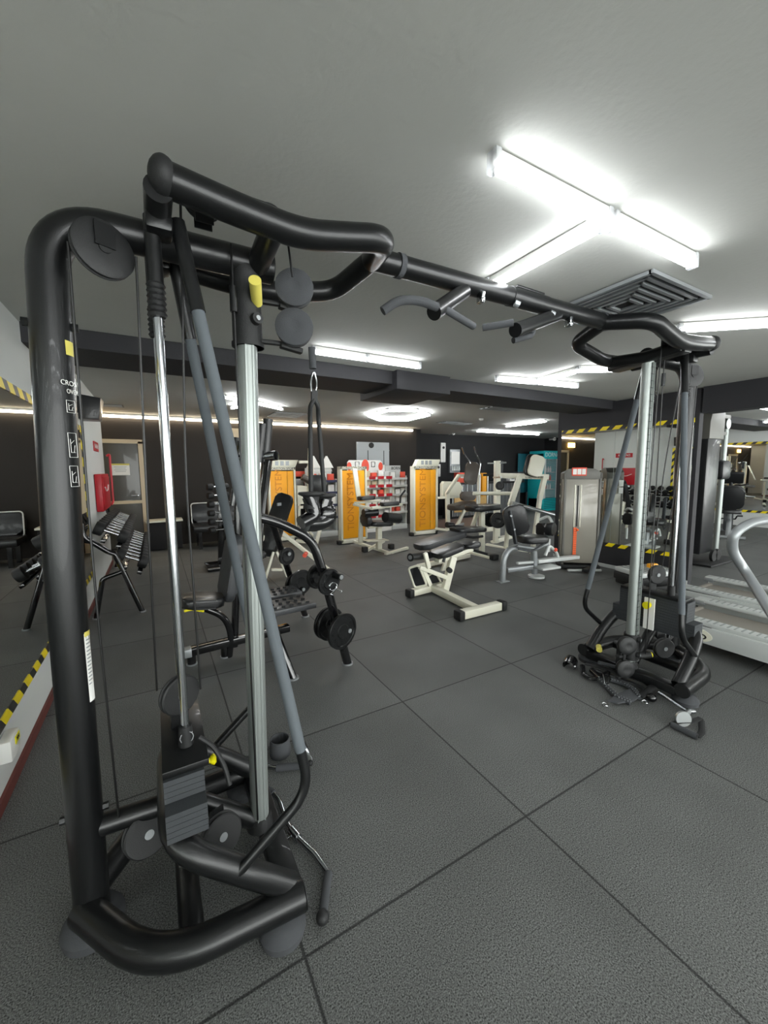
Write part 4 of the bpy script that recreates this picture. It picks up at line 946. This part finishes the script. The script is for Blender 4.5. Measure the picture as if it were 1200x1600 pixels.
B().box(W(755, 757, Y=7.1), (.12, .1, .55), None, .006).ob('yellow_panel', 'orange', t)
for x in (746, 750, 762): B().cyl(W(x, 742, Y=7.1), (W(x, 742, Y=7.1).x, 7.1, .02), .018).ob('guide_rod', 'steel', t)
B().box((W(755, 742, Y=7.1).x, 7.1, .05), (.6, .4, .1), None, .01).ob('base', cr, t)

# ------------------------------------------------------------------ grey abductor machine and its tower
sv = 'silver'
t = thing('abductor_machine', (4.4, 3.6, 0), 'grey tubular hip abductor machine with black seat in front of the grey weight tower', 'weight machine')
ft = W(785, 909, Z=0)
B().tube([ft, W(787, 872, Y=3.72), W(795, 858, Y=3.72), W(812, 855, Y=3.72)], .04, .08, 14).ob('rear_leg', sv, t)
B().box(ft + V((0, 0, .006)), (.17, .1, .012)).ob('foot_flange', sv, t)
B().bar(W(792, 891, Y=3.72), W(832, 886, Y=3.6), .06, .06, bev=.008).ob('floor_beam', sv, t)
B().bar(W(838, 877, Y=3.6), W(902, 870, Y=3.55), .09, .05, bev=.008).ob('link_beam', 'lightgrey', t)
B().cyl(W(834, 860, Y=3.6), W(835, 896, Y=3.6), .045).ob('column', sv, t)
B().cyl(W(838, 899, Y=3.6) - V((0, 0, .025)), W(838, 899, Y=3.6), .11).ob('pivot_base', 'lightgrey', t)
B().bar(W(840, 888, Y=3.5), W(868, 884, Y=3.45), .2, .03, bev=.006).ob('foot_plate', 'lightgrey', t)
B().pad(W(811, 835, Y=3.68), W(801, 790, Y=3.7), .30, .07, (-.6, -.8, .1)).ob('back_pad', 'vinyl', t)
B().bar(W(806, 850, Y=3.55), W(796, 798, Y=3.58), .05, .03, (1, 0, 0), .008).ob('back_post', 'stack_grey', t)
for y in (806, 827): q = W(798 + (y - 806) * .25, y, Y=3.54); B().cyl(q, q + V((-.01, -.02, 0)), .012).ob('bolt', 'silver', t)
B().pad(W(812, 843, Y=3.6), W(850, 841, Y=3.5), .34, .08, (0, 0, 1)).ob('seat', 'vinyl', t)
B().pad(W(846, 838, Y=3.75), W(846, 817, Y=3.75), .14, .07, (1, 0, 0)).ob('thigh_pad', 'vinyl', t)
B().pad(W(860, 836, Y=3.5), W(860, 817, Y=3.5), .19, .10, (.3, -1, 0)).ob('thigh_pad', 'vinyl', t)
B().tube([W(810, 858, Y=3.5), W(830, 862, Y=3.45), W(846, 852, Y=3.4), W(852, 845, Y=3.4)], .012, .06, 10).ob('handle', 'stack_grey', t)
q = W(853, 843, Y=3.4); B().ball(q, .028).ob('handle_tip', 'coral', t)
B().tube([W(852, 868, Y=3.4), W(858, 852, Y=3.4), W(869, 862, Y=3.4), W(872, 870, Y=3.4)], .02, .05, 10).ob('handle', 'lightgrey', t)
q = W(868, 859, Y=3.38); B().ball(q, .026).ob('handle_tip', 'coral', t)
B().tube([W(808, 853, Y=3.66), W(838, 858, Y=3.55), W(856, 850, Y=3.5)], .025, .05, 10).ob('seat_frame', sv, t)
B().tube([W(843, 812, Y=3.8), W(857, 806, Y=3.7), W(866, 822, Y=3.55), W(858, 835, Y=3.5)], .02, .05, 10).ob('pad_arm', 'lightgrey', t)
B().tube([W(857, 862, Y=3.7), W(858, 842, Y=3.7)], .02, 0, 10).ob('pad_post', 'lightgrey', t)
B().bar(W(808, 880, Y=3.6), W(832, 878, Y=3.6), .05, .03, bev=.005).ob('link_rod', 'lightgrey', t)

tp0, tp1 = V((5.20, 3.74, 0)), V((5.57, 3.41, 0))
t = thing('shrouded_weight_tower', (5.5, 3.68, 0), 'grey smoked-cover weight tower with an orange number strip beside the mirror', 'weight machine')
dx = (tp1 - tp0); Lw = dx.length; dx.normalize(); nn = V((-dx.y, dx.x, 0)) * 1.0; dp = .20
def TT(a, d, z): return tp0 + dx * a + nn * d + V((0, 0, z))
Rm = Mx((dx, nn, V((0, 0, 1)))).transposed()
B().box(TT(Lw / 2, dp / 2, .74), (Lw, dp, 1.28), Rm, .012).ob('smoked_cover', 'shroud', t)
for a in (.012, Lw - .012):
    for d in (.0, dp): B().box(TT(a, d, .75), (.035, .03, 1.38), Rm, .008).ob('corner_post', 'shroud_frame', t)
M = Rm.to_4x4(); M = Mx.Translation(TT(Lw / 2, dp / 2, 1.40)) @ M @ Mx.Rotation(PI / 2, 4, 'X')
B().prism([(-Lw / 2 - .01, -.06), (Lw / 2 + .01, -.06), (Lw / 2 + .01, .03), (Lw * .3, .09), (0, .105), (-Lw * .3, .09), (-Lw / 2 - .01, .03)], M, dp + .03, .006).ob('top_cap', 'shroud_frame', t)
pl = B().box(TT(.19, -.02, 1.45), (.2, .01, .12), Rm, .006).ob('placard', 'coral', t)
for k in range(3): B().box(TT(.13 + k * .06, -.027, 1.45), (.05, .006, .08), Rm).ob('pictogram', 'paper', pl)
for a in (.15, .23): B().box(TT(a, -.004, .95), (.018, .01, .62), Rm, .004).ob('guide_slot', 'cream', t)
B().box(TT(.19, -.004, .95), (.02, .008, .6), Rm).ob('dark_slot', 'ink', t)
st = B().box(TT(.17, -.008, .40), (.045, .014, .46), Rm).ob('number_strip', 'orange_stack', t)
for k in range(14): B().box(TT(.17, -.0165, .20 + k * .031), (.045, .003, .003), Rm).ob('plate_line', 'ink', st)
B().ball(TT(.2, -.02, .60), .018).ob('selector_pin', 'orange_stack', t)
for z in (1.27, 1.16): B().box(TT(Lw + .02, .02, z), (.004, .06, .09), Rm).ob('side_label', 'paper', t)
B().box(TT(Lw / 2, dp / 2, .05), (Lw + .06, dp + .1, .05), Rm, .008).ob('base_frame', 'rubber', t)
B().bar(TT(Lw * .5, -.3, .06), TT(Lw * .9, .0, .05), .08, .04, bev=.006).ob('floor_link', 'rubber', t)
B().bar(TT(Lw * .1, -.18, .03), TT(Lw * 1.05, -.1, .03), .04, .03, bev=.006).ob('foot_rail', 'lightgrey', t)

# ------------------------------------------------------------------ treadmills
def treadmill(x0, y1, label, logo):
    t = thing('treadmill', (x0 + .4, y1 - .95, 0), label, 'treadmill'); L = 1.9; yc = y1 - L / 2
    B().prism([(-L / 2, .09), (L / 2 - .04, .10), (L / 2, .14), (L / 2, .23), (-L / 2, .25)], Mx.Translation((x0 + .02, yc, 0)) @ Mx.Rotation(PI / 2, 4, 'Z') @ Mx.Rotation(PI / 2, 4, 'X'), .04, .006).ob('side_skirt', 'lightgrey', t)
    B().prism([(-L / 2, .09), (L / 2 - .04, .10), (L / 2, .14), (L / 2, .23), (-L / 2, .25)], Mx.Translation((x0 + .76, yc, 0)) @ Mx.Rotation(PI / 2, 4, 'Z') @ Mx.Rotation(PI / 2, 4, 'X'), .04, .006).ob('side_skirt', 'lightgrey', t)
    B().box((x0 + .39, yc, .175), (.52, L - .08, .03)).cyl((x0 + .13, y1 - .06, .172), (x0 + .65, y1 - .06, .172), .032).ob('running_belt', 'belt', t)
    for x in (x0 + .075, x0 + .705):
        r_ = B().box((x, yc, .25), (.11, L, .035), None, .01).ob('side_rail', 'lightgrey', t)
        B().box((x, y1 - .04, .235), (.115, .09, .05), None, .012).ob('rail_end_cap', 'silver', r_)
        for k in range(40): B().box((x, y1 - .12 - k * .044, .268), (.085, .012, .004)).ob('grip_rib', 'alu', r_)
    for x in (x0 + .014, x0 + .766): B().box((x, yc, .228), (.012, L - .05, .012)).ob('trim_line', 'ink', t)
    for y in (y1 - .2, y1 - L + .2):
        for x in (x0 + .06, x0 + .72): B().cyl((x, y, 0), (x, y, .1), .025).ob('foot', 'rubber', t)
    B().box((x0 + .39, yc, .11), (.7, L - .3, .05)).ob('deck_frame', 'rubber', t)
    for x in (x0 + .02, x0 + .76):
        B().tube([(x, y1 - 1.75, .22), (x, y1 - 1.8, 1.15), (x, y1 - 1.0, 1.0), (x, y1 - .92, .9), (x, y1 - 1.35, .23)] if 0 else [(x, y1 - 1.80, .2), (x, y1 - 1.72, 1.25)], .035, .1, 14).ob('upright', 'lightgrey', t)
    B().box((x0 + .39, y1 - 1.72, 1.28), (.8, .12, .3), None, .02).ob('console', 'vinyl', t)
    if logo:
        lg = B(); c = W(1088, 990, X=x0 - .002)
        lg.lathe([(.0001, 0), (.13, 0), (.13, .003), (.0001, .003)], (0, 0, 0), (1, 0, 0), 36)
        for v in lg.bm.verts: v.co = V((v.co.x - .003, v.co.y * 1.0, v.co.z * .44)) + V((x0, 1.455, .16))
        lo = lg.ob('oval_badge', 'cream', t); text('Pro', .09, (x0 - .0045, 1.455, .16), (0, -1, 0), (0, 0, 1), 'ink', t, 'badge_lettering', sx=1.5)
    return t
T1 = treadmill(3.74, 1.72, 'grey treadmill nearest the right cable tower with an oval badge on its side', True)
T2 = treadmill(4.72, 2.02, 'grey treadmill on the far side of the badged one', False)
# looped hand rail of the near treadmill
B().tube([W(1210, 812, Y=1.0), W(1172, 816, Y=1.05), W(1146, 834, Y=1.08), W(1143, 860, Y=1.1), W(1165, 893, Y=1.05), W(1212, 968, Y=.8)], .029, .09, 16).ob('hand_rail', 'silver', T1, (3.74 + .4, 1.72 - .95, 0))

# ------------------------------------------------------------------ black cable column machine beyond the mirror partition
t = thing('cable_column', (7.45, 2.85, 0), 'tall black cable column machine behind the right tower', 'weight machine')
x0 = 7.40
B().box((7.38, 2.95, 1.16), (.42, .34, 2.0), None, .03).ob('side_cover', 'vinyl', t)
B().prism([(-.24, 0), (.24, 0), (.24, .42), (-.1, .42), (-.2, .36), (-.24, .25)], Mx.Translation((7.38, 2.95, 1.92)) @ Mx.Rotation(PI / 2, 4, 'X'), .38, .01).ob('top_cover', 'shroud_frame', t)
text('LIFE', .05, (7.42, 2.755, 1.87), (1, 0, 0), (0, 0, 1), 'paper', t, 'brand_lettering')
B().box((7.70, 2.85, 2.28), (.5, .08, .06), None, .006).ob('top_arm', 'shroud_frame', t)
B().box((7.70, 2.85, 2.02), (.42, .06, .05), None, .006).ob('lower_arm', 'shroud_frame', t)
B().cyl((7.86, 2.80, 2.17), (7.86, 2.90, 2.17), .08).ob('pulley', 'steel', t)
B().cyl((7.88, 2.85, .02), (7.9, 2.85, 2.15), .04).ob('column', 'alu', t)
B().box((7.88, 2.85, 1.45), (.3, .16, .3), None, .05).ob('carriage', 'vinyl', t)
B().box((7.6, 2.85, .02), (1.0, .5, .03), None, .006).ob('base_plate', 'rubber', t)
for x in (7.52, 7.66): B().cyl((x, 2.72, .12), (x, 2.76, .12), .09).ob('pulley', 'rubber', t)
for z in (1.75, 1.6, .75, .6): B().ball((7.16, 2.9, z), .022).ob('bolt', 'silver', t)

# ------------------------------------------------------------------ exercise bikes, ellipticals and step platforms
def bike(x, y, rz, label):
    t = thing('exercise_bike', (0, 0, 0), label, 'exercise bike')
    B().tube([(-.6, -.28, .03), (-.6, .28, .03)], .035, 0, 12).ob('floor_bar', 'silver', t)
    B().tube([(.6, -.28, .03), (.6, .28, .03)], .035, 0, 12).ob('floor_bar', 'silver', t)
    B().tube([(-.6, 0, .03), (-.45, 0, .35), (-.1, 0, .42), (.45, 0, .25), (.6, 0, .03)], .045, .1, 14).ob('frame', 'silver', t)
    B().prism([(-.3, .0), (.3, 0), (.34, .25), (.15, .45), (-.1, .42), (-.3, .2)], Mx.Translation((.25, 0, .1)) @ Mx.Rotation(PI / 2, 4, 'X'), .16, .03).ob('drive_cover', 'stack_grey', t)
    B().tube([(.32, 0, .45), (.42, 0, .95), (.40, 0, 1.15)], .035, .1, 12).ob('mast', 'vinyl', t)
    B().box((.36, 0, 1.25), (.08, .42, .28), Mx.Rotation(-.5, 3, 'Y'), .03).ob('console', 'vinyl', t)
    B().box((.315, 0, 1.26), (.01, .3, .14), Mx.Rotation(-.5, 3, 'Y')).ob('screen', 'ink', t)
    for s in (-1, 1): B().tube([(.4, 0, 1.05), (.3, s * .25, 1.1), (.12, s * .27, 1.12)], .018, .06, 10).ob('handlebar', 'rubber', t)
    B().pad((-.55, 0, .56), (-.18, 0, .54), .38, .09).ob('seat', 'vinyl', t)
    B().pad((-.56, 0, .62), (-.68, 0, 1.1), .42, .1, (1, 0, .2)).ob('backrest', 'vinyl', t)
    B().tube([(-.35, 0, .4), (-.38, 0, .54)], .04, 0, 10).ob('seat_post', 'silver', t)
    for s in (-1, 1): B().tube([(.28, 0, .33), (.28, s * .12, .33), (.28 + s * .14, s * .14, .33 - s * .08)], .014, .01, 8).box((.28 + s * .15, s * .19, .33 - s * .09), (.1, .09, .03), None, .005).ob('pedal', 'rubber', t)
    t.location = (x, y, 0); t.rotation_euler = (0, 0, rz); return t
bike(10.9, 3.75, .35, 'black recumbent exercise bike right of the distant cable column')
bike(10.9, 2.75, .35, 'black recumbent exercise bike at the right edge beyond the treadmills')
def elliptical(x, y, rz, label):
    t = thing('elliptical_trainer', (0, 0, 0), label, 'elliptical trainer')
    B().box((0, 0, .05), (1.5, .45, .08), None, .02).ob('base', 'lightgrey', t)
    B().lathe([(.02, -.08), (.33, -.08), (.36, -.04), (.36, .04), (.33, .08), (.02, .08)], (-.4, 0, .42), (0, 1, 0), 30).ob('drive_cover', 'stack_grey', t)
    B().tube([(.45, 0, .08), (.5, 0, 1.2), (.45, 0, 1.45)], .04, .1, 12).ob('mast', 'stack_grey', t)
    B().box((.42, 0, 1.5), (.1, .36, .26), Mx.Rotation(-.4, 3, 'Y'), .03).ob('console', 'vinyl', t)
    for s in (-1, 1):
        B().tube([(.5, s * .28, .35), (.45, s * .28, 1.0), (.3, s * .3, 1.6)], .022, .2, 10).ob('arm_lever', 'stack_grey', t)
        B().box((.0, s * .18, .3 + s * .05), (.42, .16, .05), None, .02).ob('footplate', 'vinyl', t)
    t.location = (x, y, 0); t.rotation_euler = (0, 0, rz); return t
elliptical(4.4, -2.4, 1.5, 'grey elliptical trainer behind the viewpoint')

# ------------------------------------------------------------------ shop shelves against the back wall
random.seed(4)
def shelf_unit(nm, p0, p1, y, z1, ncol, tiers, body, edge, label, packs, grp, glab, topz=None):
    """open stand from x=p0 to p1, fronts at y; tiers = list of shelf heights"""
    t = thing(nm, ((p0 + p1) / 2, y + .18, 0), label, 'display stand'); w = p1 - p0; xc = (p0 + p1) / 2
    B().box((xc, y + .34, z1 / 2), (w, .03, z1), None, .004).ob('back_panel', body, t)
    for x in (p0, p1): B().box((x, y + .2, z1 * .42), (.025, .3, z1 * .84), None, .004).ob('side_panel', body, t)
    for z in tiers:
        s_ = B().box((xc, y + .18, z), (w, .32, .025), None, .003).ob('shelf', 'lightgrey', t)
        B().box((xc, y + .015, z + .012), (w, .012, .055), None, .002).ob('price_edge', edge, s_)
    B().box((xc, y + .18, .06), (w, .34, .12), None, .004).ob('plinth', body, t)
    for z in tiers:
        n = max(3, int(w / .17))
        for k in range(n):
            pw = w / n * random.uniform(.6, .85); ph = random.uniform(.12, .2); col = random.choice(packs)
            x = p0 + (k + .5) * w / n
            b = B().box((x, y + .12 + random.uniform(-.02, .03), z + .013 + ph / 2), (pw, .09, ph), Mx.Rotation(random.uniform(-.1, .1), 3, 'Z'), .006)
            solo(b, 'packet', col, (x, y + .12, z + .013), glab, 'packet', grp)
    return t
YS = 8.35
sx = lambda px, y=YS: W(px, 760, Y=y).x
t = shelf_unit('display_stand', sx(485), sx(527), YS, 1.55, 1, (.42, .70, .98, 1.24), 'lightgrey', 'navy', 'pale shop stand with blue shelf edges and two pointed white toppers', ['paper', 'orange', 'paper', 'coral', 'foamy'], 'packets on the blue-edged stand', 'small product packet on the blue-edged pointed-top stand')
for px in (497, 518):
    c = W(px, 722, Y=YS); w_ = .17
    M = Mx.Translation((c.x, YS + .3, 1.55)) @ Mx.Rotation(PI / 2, 4, 'X')
    B().prism([(-w_, 0), (w_, 0), (.02, .27), (-.02, .27)], M, .02, .003).ob('pointed_topper', 'paper', t)
    text('POWER', .075, (c.x, YS + .28, 1.49), (1, 0, 0), (0, 0, 1), 'paper', t)
t = shelf_unit('display_stand', sx(556) - .05, sx(612), YS, 1.62, 2, (.35, .62, .86, 1.08, 1.28), 'paper', 'paper', 'white and red double shop stand before the lift doors', ['paper', 'cream', 'paper', 'cream', 'lightgrey', 'coral', 'tan_frame', 'paper'], 'packets on the red and white stand', 'small product packet on the red and white double stand')
for z in (.35, .62, .86, 1.08, 1.28):
    for px in (585, 598, 611): B().box((sx(px) - .05, YS - .0, z + .03), (.17, .01, .07), None, .002).ob('red_price_tag', 'red', t)
xl, xr = sx(551), sx(606); wd_ = xr - xl
M = Mx.Translation(((xl + xr) / 2, YS + .28, 1.46)) @ Mx.Rotation(PI / 2, 4, 'X')
B().prism([(-wd_ / 2, -.05), (wd_ / 2, -.05), (wd_ / 2, .22), (wd_ / 2 - .05, .27), (-wd_ / 2 + .05, .27), (-wd_ / 2, .22)], M, .02, .003).ob('header_board', 'paper', t)
for f, ww in ((.5, .1), (.05, .06), (.95, .06)):
    x = xl + wd_ * f; B().lathe([(.0001, 0), (ww, 0), (ww, .006), (.0001, .006)], (0, 0, 0), (0, 1, 0), 24)
    b = B().lathe([(.0001, 0), (ww, 0), (ww, .006), (.0001, .006)], (0, 0, 0), (0, 1, 0), 24)
    for v in b.bm.verts: v.co = V((v.co.x + x, v.co.y + YS + .262, v.co.z * 1.7 + 1.58))
    b.ob('red_oval', 'coral', t)
for f in (.27, .73):
    x = xl + wd_ * f; b = B()
    for p, q in (((-.05, -.05), (.03, -.05)), ((.03, -.05), (.05, -.02)), ((.05, .0), (.05, .07)), ((.05, .07), (-.05, .07)), ((-.05, .07), (-.05, -.05))): b.bar((x + p[0], YS + .262, 1.62 + p[1]), (x + q[0], YS + .262, 1.62 + q[1]), .008, .014, (0, 1, 0))
    b.ob('square_logo', 'ink', t)
t = shelf_unit('display_stand', sx(616), sx(640), YS + .1, 1.60, 1, (.42, .64, .86, 1.08, 1.26), 'lightgrey', 'lightgrey', 'pale grey shop stand at the right end of the back wall', ['paper', 'cream', 'lightgrey', 'paper', 'coral'], 'packets on the pale grey stand', 'small product packet on the pale grey stand')
text('BORN', .1, (sx(629, YS + .1), YS + .42, 1.53), (1, 0, 0), (0, 0, 1), 'ink', t)
# small red and black kiosk
t = thing('kiosk', (2.85, 8.75, 0), 'small red-topped kiosk behind the left orange tower', 'kiosk')
c = W(466, 745, Y=8.75)
B().box((c.x, 8.98, .6), (.34, .3, 1.2), None, .01).ob('body', 'ink', t); B().box((c.x, 8.95, 1.42), (.36, .34, .12), None, .01).ob('sign_box', 'coral', t)
B().box((c.x, 8.82, 1.1), (.28, .02, .42), None, .004).ob('screen', 'silver', t)
for s in (-1, 1): B().box((c.x + s * .17, 8.85, 1.1), (.012, .05, .5)).ob('side_trim', 'red', t)

# ------------------------------------------------------------------ reception alcove
YF = 9.2
fx0, fx1 = W(849, 745, Y=YF).x, W(872, 745, Y=YF).x; fw = fx1 - fx0; xc = (fx0 + fx1) / 2
t = thing('drinks_fridge', (xc, YF + .35, 0), 'teal glass-door drinks fridge left of the mirror partition', 'fridge')
B().box((xc, YF + .62, 1.0), (fw, .06, 2.0)).ob('back', 'teal', t)
for x in (fx0 + .03, fx1 - .03): B().box((x, YF + .32, 1.0), (.06, .6, 2.0), None, .01).ob('side', 'teal', t)
B().box((xc, YF + .3, .22), (fw, .62, .44), None, .01).ob('base_cabinet', 'teal', t); B().box((xc, YF + .3, 1.95), (fw, .64, .28), None, .02).ob('header', 'teal', t)
for k in range(6): B().box((xc, YF - .015, .1 + k * .06), (fw * .9, .02, .02)).ob('grille_slat', 'teal_dark', t)
text('DORNA', .2, (xc, YF - .025, 1.95), (1, 0, 0), (0, 0, 1), 'paper', t)
for z in (.75, 1.05, 1.35): B().box((xc, YF + .35, z), (fw - .12, .5, .02)).ob('shelf', 'lightgrey', t)
B().box((xc, YF + .59, 1.1), (fw - .12, .02, 1.3)).ob('inner_back', 'paper', t)
for s in (-1, 1): B().box((xc + s * (fw / 2 - .07), YF + .0, 1.13), (.07, .03, 1.38)).ob('door_frame', 'lightgrey', t)
B().box((xc, YF, 1.13), (fw - .16, .01, 1.36)).ob('glass_pane', 'glass', t)
for z in (.76, 1.06, 1.36):
    for k in range(5):
        x = fx0 + .16 + k * (fw - .3) / 4
        solo(B().lathe([(.03, 0), (.032, .02), (.032, .12), (.012, .17), (.012, .2)], (x, YF + .22, z + .001)), 'drinks_bottle', random.choice(['paper', 'glass', 'coral', 'lightgrey']), (x, YF + .22, z), 'small drinks bottle on a shelf inside the teal fridge', 'bottle', 'bottles in the teal fridge')
bx0, bx1 = W(814, 740, Y=9.9).x, W(846, 740, Y=9.9).x
t = thing('banner', ((bx0 + bx1) / 2, 10.05, 0), 'dark teal upright banner left of the drinks fridge', 'banner')
B().box(((bx0 + bx1) / 2, 10.05, 1.32), (bx1 - bx0, .02, 1.4), None, .003).ob('panel', 'teal_dark', t)
text('DORNA', .3, ((bx0 + bx1) / 2, 10.035, 1.25), (1, 0, 0), (0, 0, 1), 'paper', t, sx=.9)
B().box(((bx0 + bx1) / 2, 10.05, .32), (.1, .05, .64)).ob('stand', 'silver', t); B().box(((bx0 + bx1) / 2, 10.05, .02), (.7, .2, .03)).ob('base', 'silver', t)
# reception counter with slatted front
t = thing('reception_counter', (9.0, 9.0, 0), 'long dark reception counter with slatted front in the alcove', 'counter')
ca, cb_ = W(690, 775, Y=9.6).x, W(830, 775, Y=8.8).x
B().box(((ca + cb_) / 2, 9.35, 1.06), (cb_ - ca, .55, .05), None, .005).ob('counter_top', 'ink', t)
B().box(((ca + cb_) / 2, 9.42, .52), (cb_ - ca - .1, .4, 1.04), None, .005).ob('counter_body', 'wall_jet', t)
n = 46
for k in range(n): B().box((ca + .1 + k * (cb_ - ca - .2) / (n - 1), 9.2, .56), (.022, .03, .96)).ob('slat', 'silver' if k % 3 else 'steel', t)
B().box((ca + .8, 9.19, .45), (1.3, .02, .5), None, .004).ob('wood_panel', 'wood', t)
for k, (x, h, m_, nm, lb, ct) in enumerate(((.45, .3, 'coral', 'promotional_box', 'red-orange promotional box on the reception counter nearest the mirror display', 'box'), (.95, .2, 'coral', 'promotional_box', 'low red box standing second on the reception counter', 'box'), (1.2, .2, 'coral', 'promotional_box', 'low red box right beside the other low red box on the counter', 'box'), (3.0, .3, 'stack_grey', 'till', 'grey till on the reception counter', 'till'), (2.6, .12, 'paper', 'paper_stack', 'white stack of papers on the reception counter', 'papers'), (2.2, .25, 'foamy', 'printer', 'dark printer on the reception counter', 'printer'))):
    t = thing(nm, (ca + x, 9.3, 1.085), lb, ct); B().box((ca + x, 9.3, 1.085 + h / 2), (.22 if h < .3 else .3, .2, h), None, .01).ob('body', m_, t)
    B().box((ca + x, 9.195, 1.085 + h * .6), (.12, .006, h * .3)).ob('front_label', 'paper' if m_ != 'paper' else 'silver', t)
# lit display cabinet and switches on the alcove walls
p = W(711, 702, Y=10.1)
t = thing('display_cabinet', (p.x, 10.1, 1.5), 'narrow shiny wall display behind the abdominal machine', 'cabinet')
B().box((p.x, 10.15, 1.75), (.42, .12, .75), None, .01).ob('frame', 'silver', t); B().box((p.x, 10.08, 1.85), (.34, .02, .4)).ob('front', 'paper', t)
for k in range(5): B().cyl((p.x - .15 + k * .075, 10.06, 1.6), (p.x - .15 + k * .075, 10.06, 1.45), .02, .03).ob('cup', 'steel', t)
for (px, py, hh, lb) in ((694, 707, .62, 'tall white intercom panel on the black alcove wall'), (686, 735, .4, 'white hand-sanitiser dispenser on the black alcove wall')):
    p = W(px, py, Y=10.1)
    t = thing('wall_panel' if hh > .5 else 'sanitiser_dispenser', p, lb, 'panel' if hh > .5 else 'dispenser')
    B().box((p.x, 10.17, p.z), (.2, .06, hh), None, .02).ob('housing', 'white_plastic', t); B().cyl((p.x, 10.14, p.z + hh * .25), (p.x, 10.12, p.z + hh * .25), .04).ob('button', 'ink', t)
struct(B().box((7.6, 8.6, .004), (2.6, 1.6, .008)), 'trim_4', 'brown_tile')
# step platforms before the mirror partition
q = W(1030, 868, Z=.2)
t = thing('step_platform', (5.45, 2.35, 0), 'low silver stepper platform between the right tower and the mirror', 'stepper')
c0 = V((5.36, 2.62, 0)); Rz = Mx.Rotation(-.3, 3, 'Z')
B().box(c0 + V((0, 0, .2)), (.6, .42, .06), Rz, .015).ob('deck', 'lightgrey', t); B().box(c0 + V((0, 0, .12)), (.62, .44, .1), Rz, .02).ob('body', 'rubber', t)
for k in range(8): B().box(c0 + Rz @ V((-.24 + k * .07, 0, .233)), (.02, .36, .006), Rz).ob('deck_rib', 'silver', t)
B().box(c0 + V((0, 0, .035)), (.5, .5, .07), Rz, .02).ob('base', 'rubber', t)
B().box(c0 + V((-.1, -.1, .3)), (.12, .06, .05), Rz, .01).ob('pedal_stop', 'orange', t)
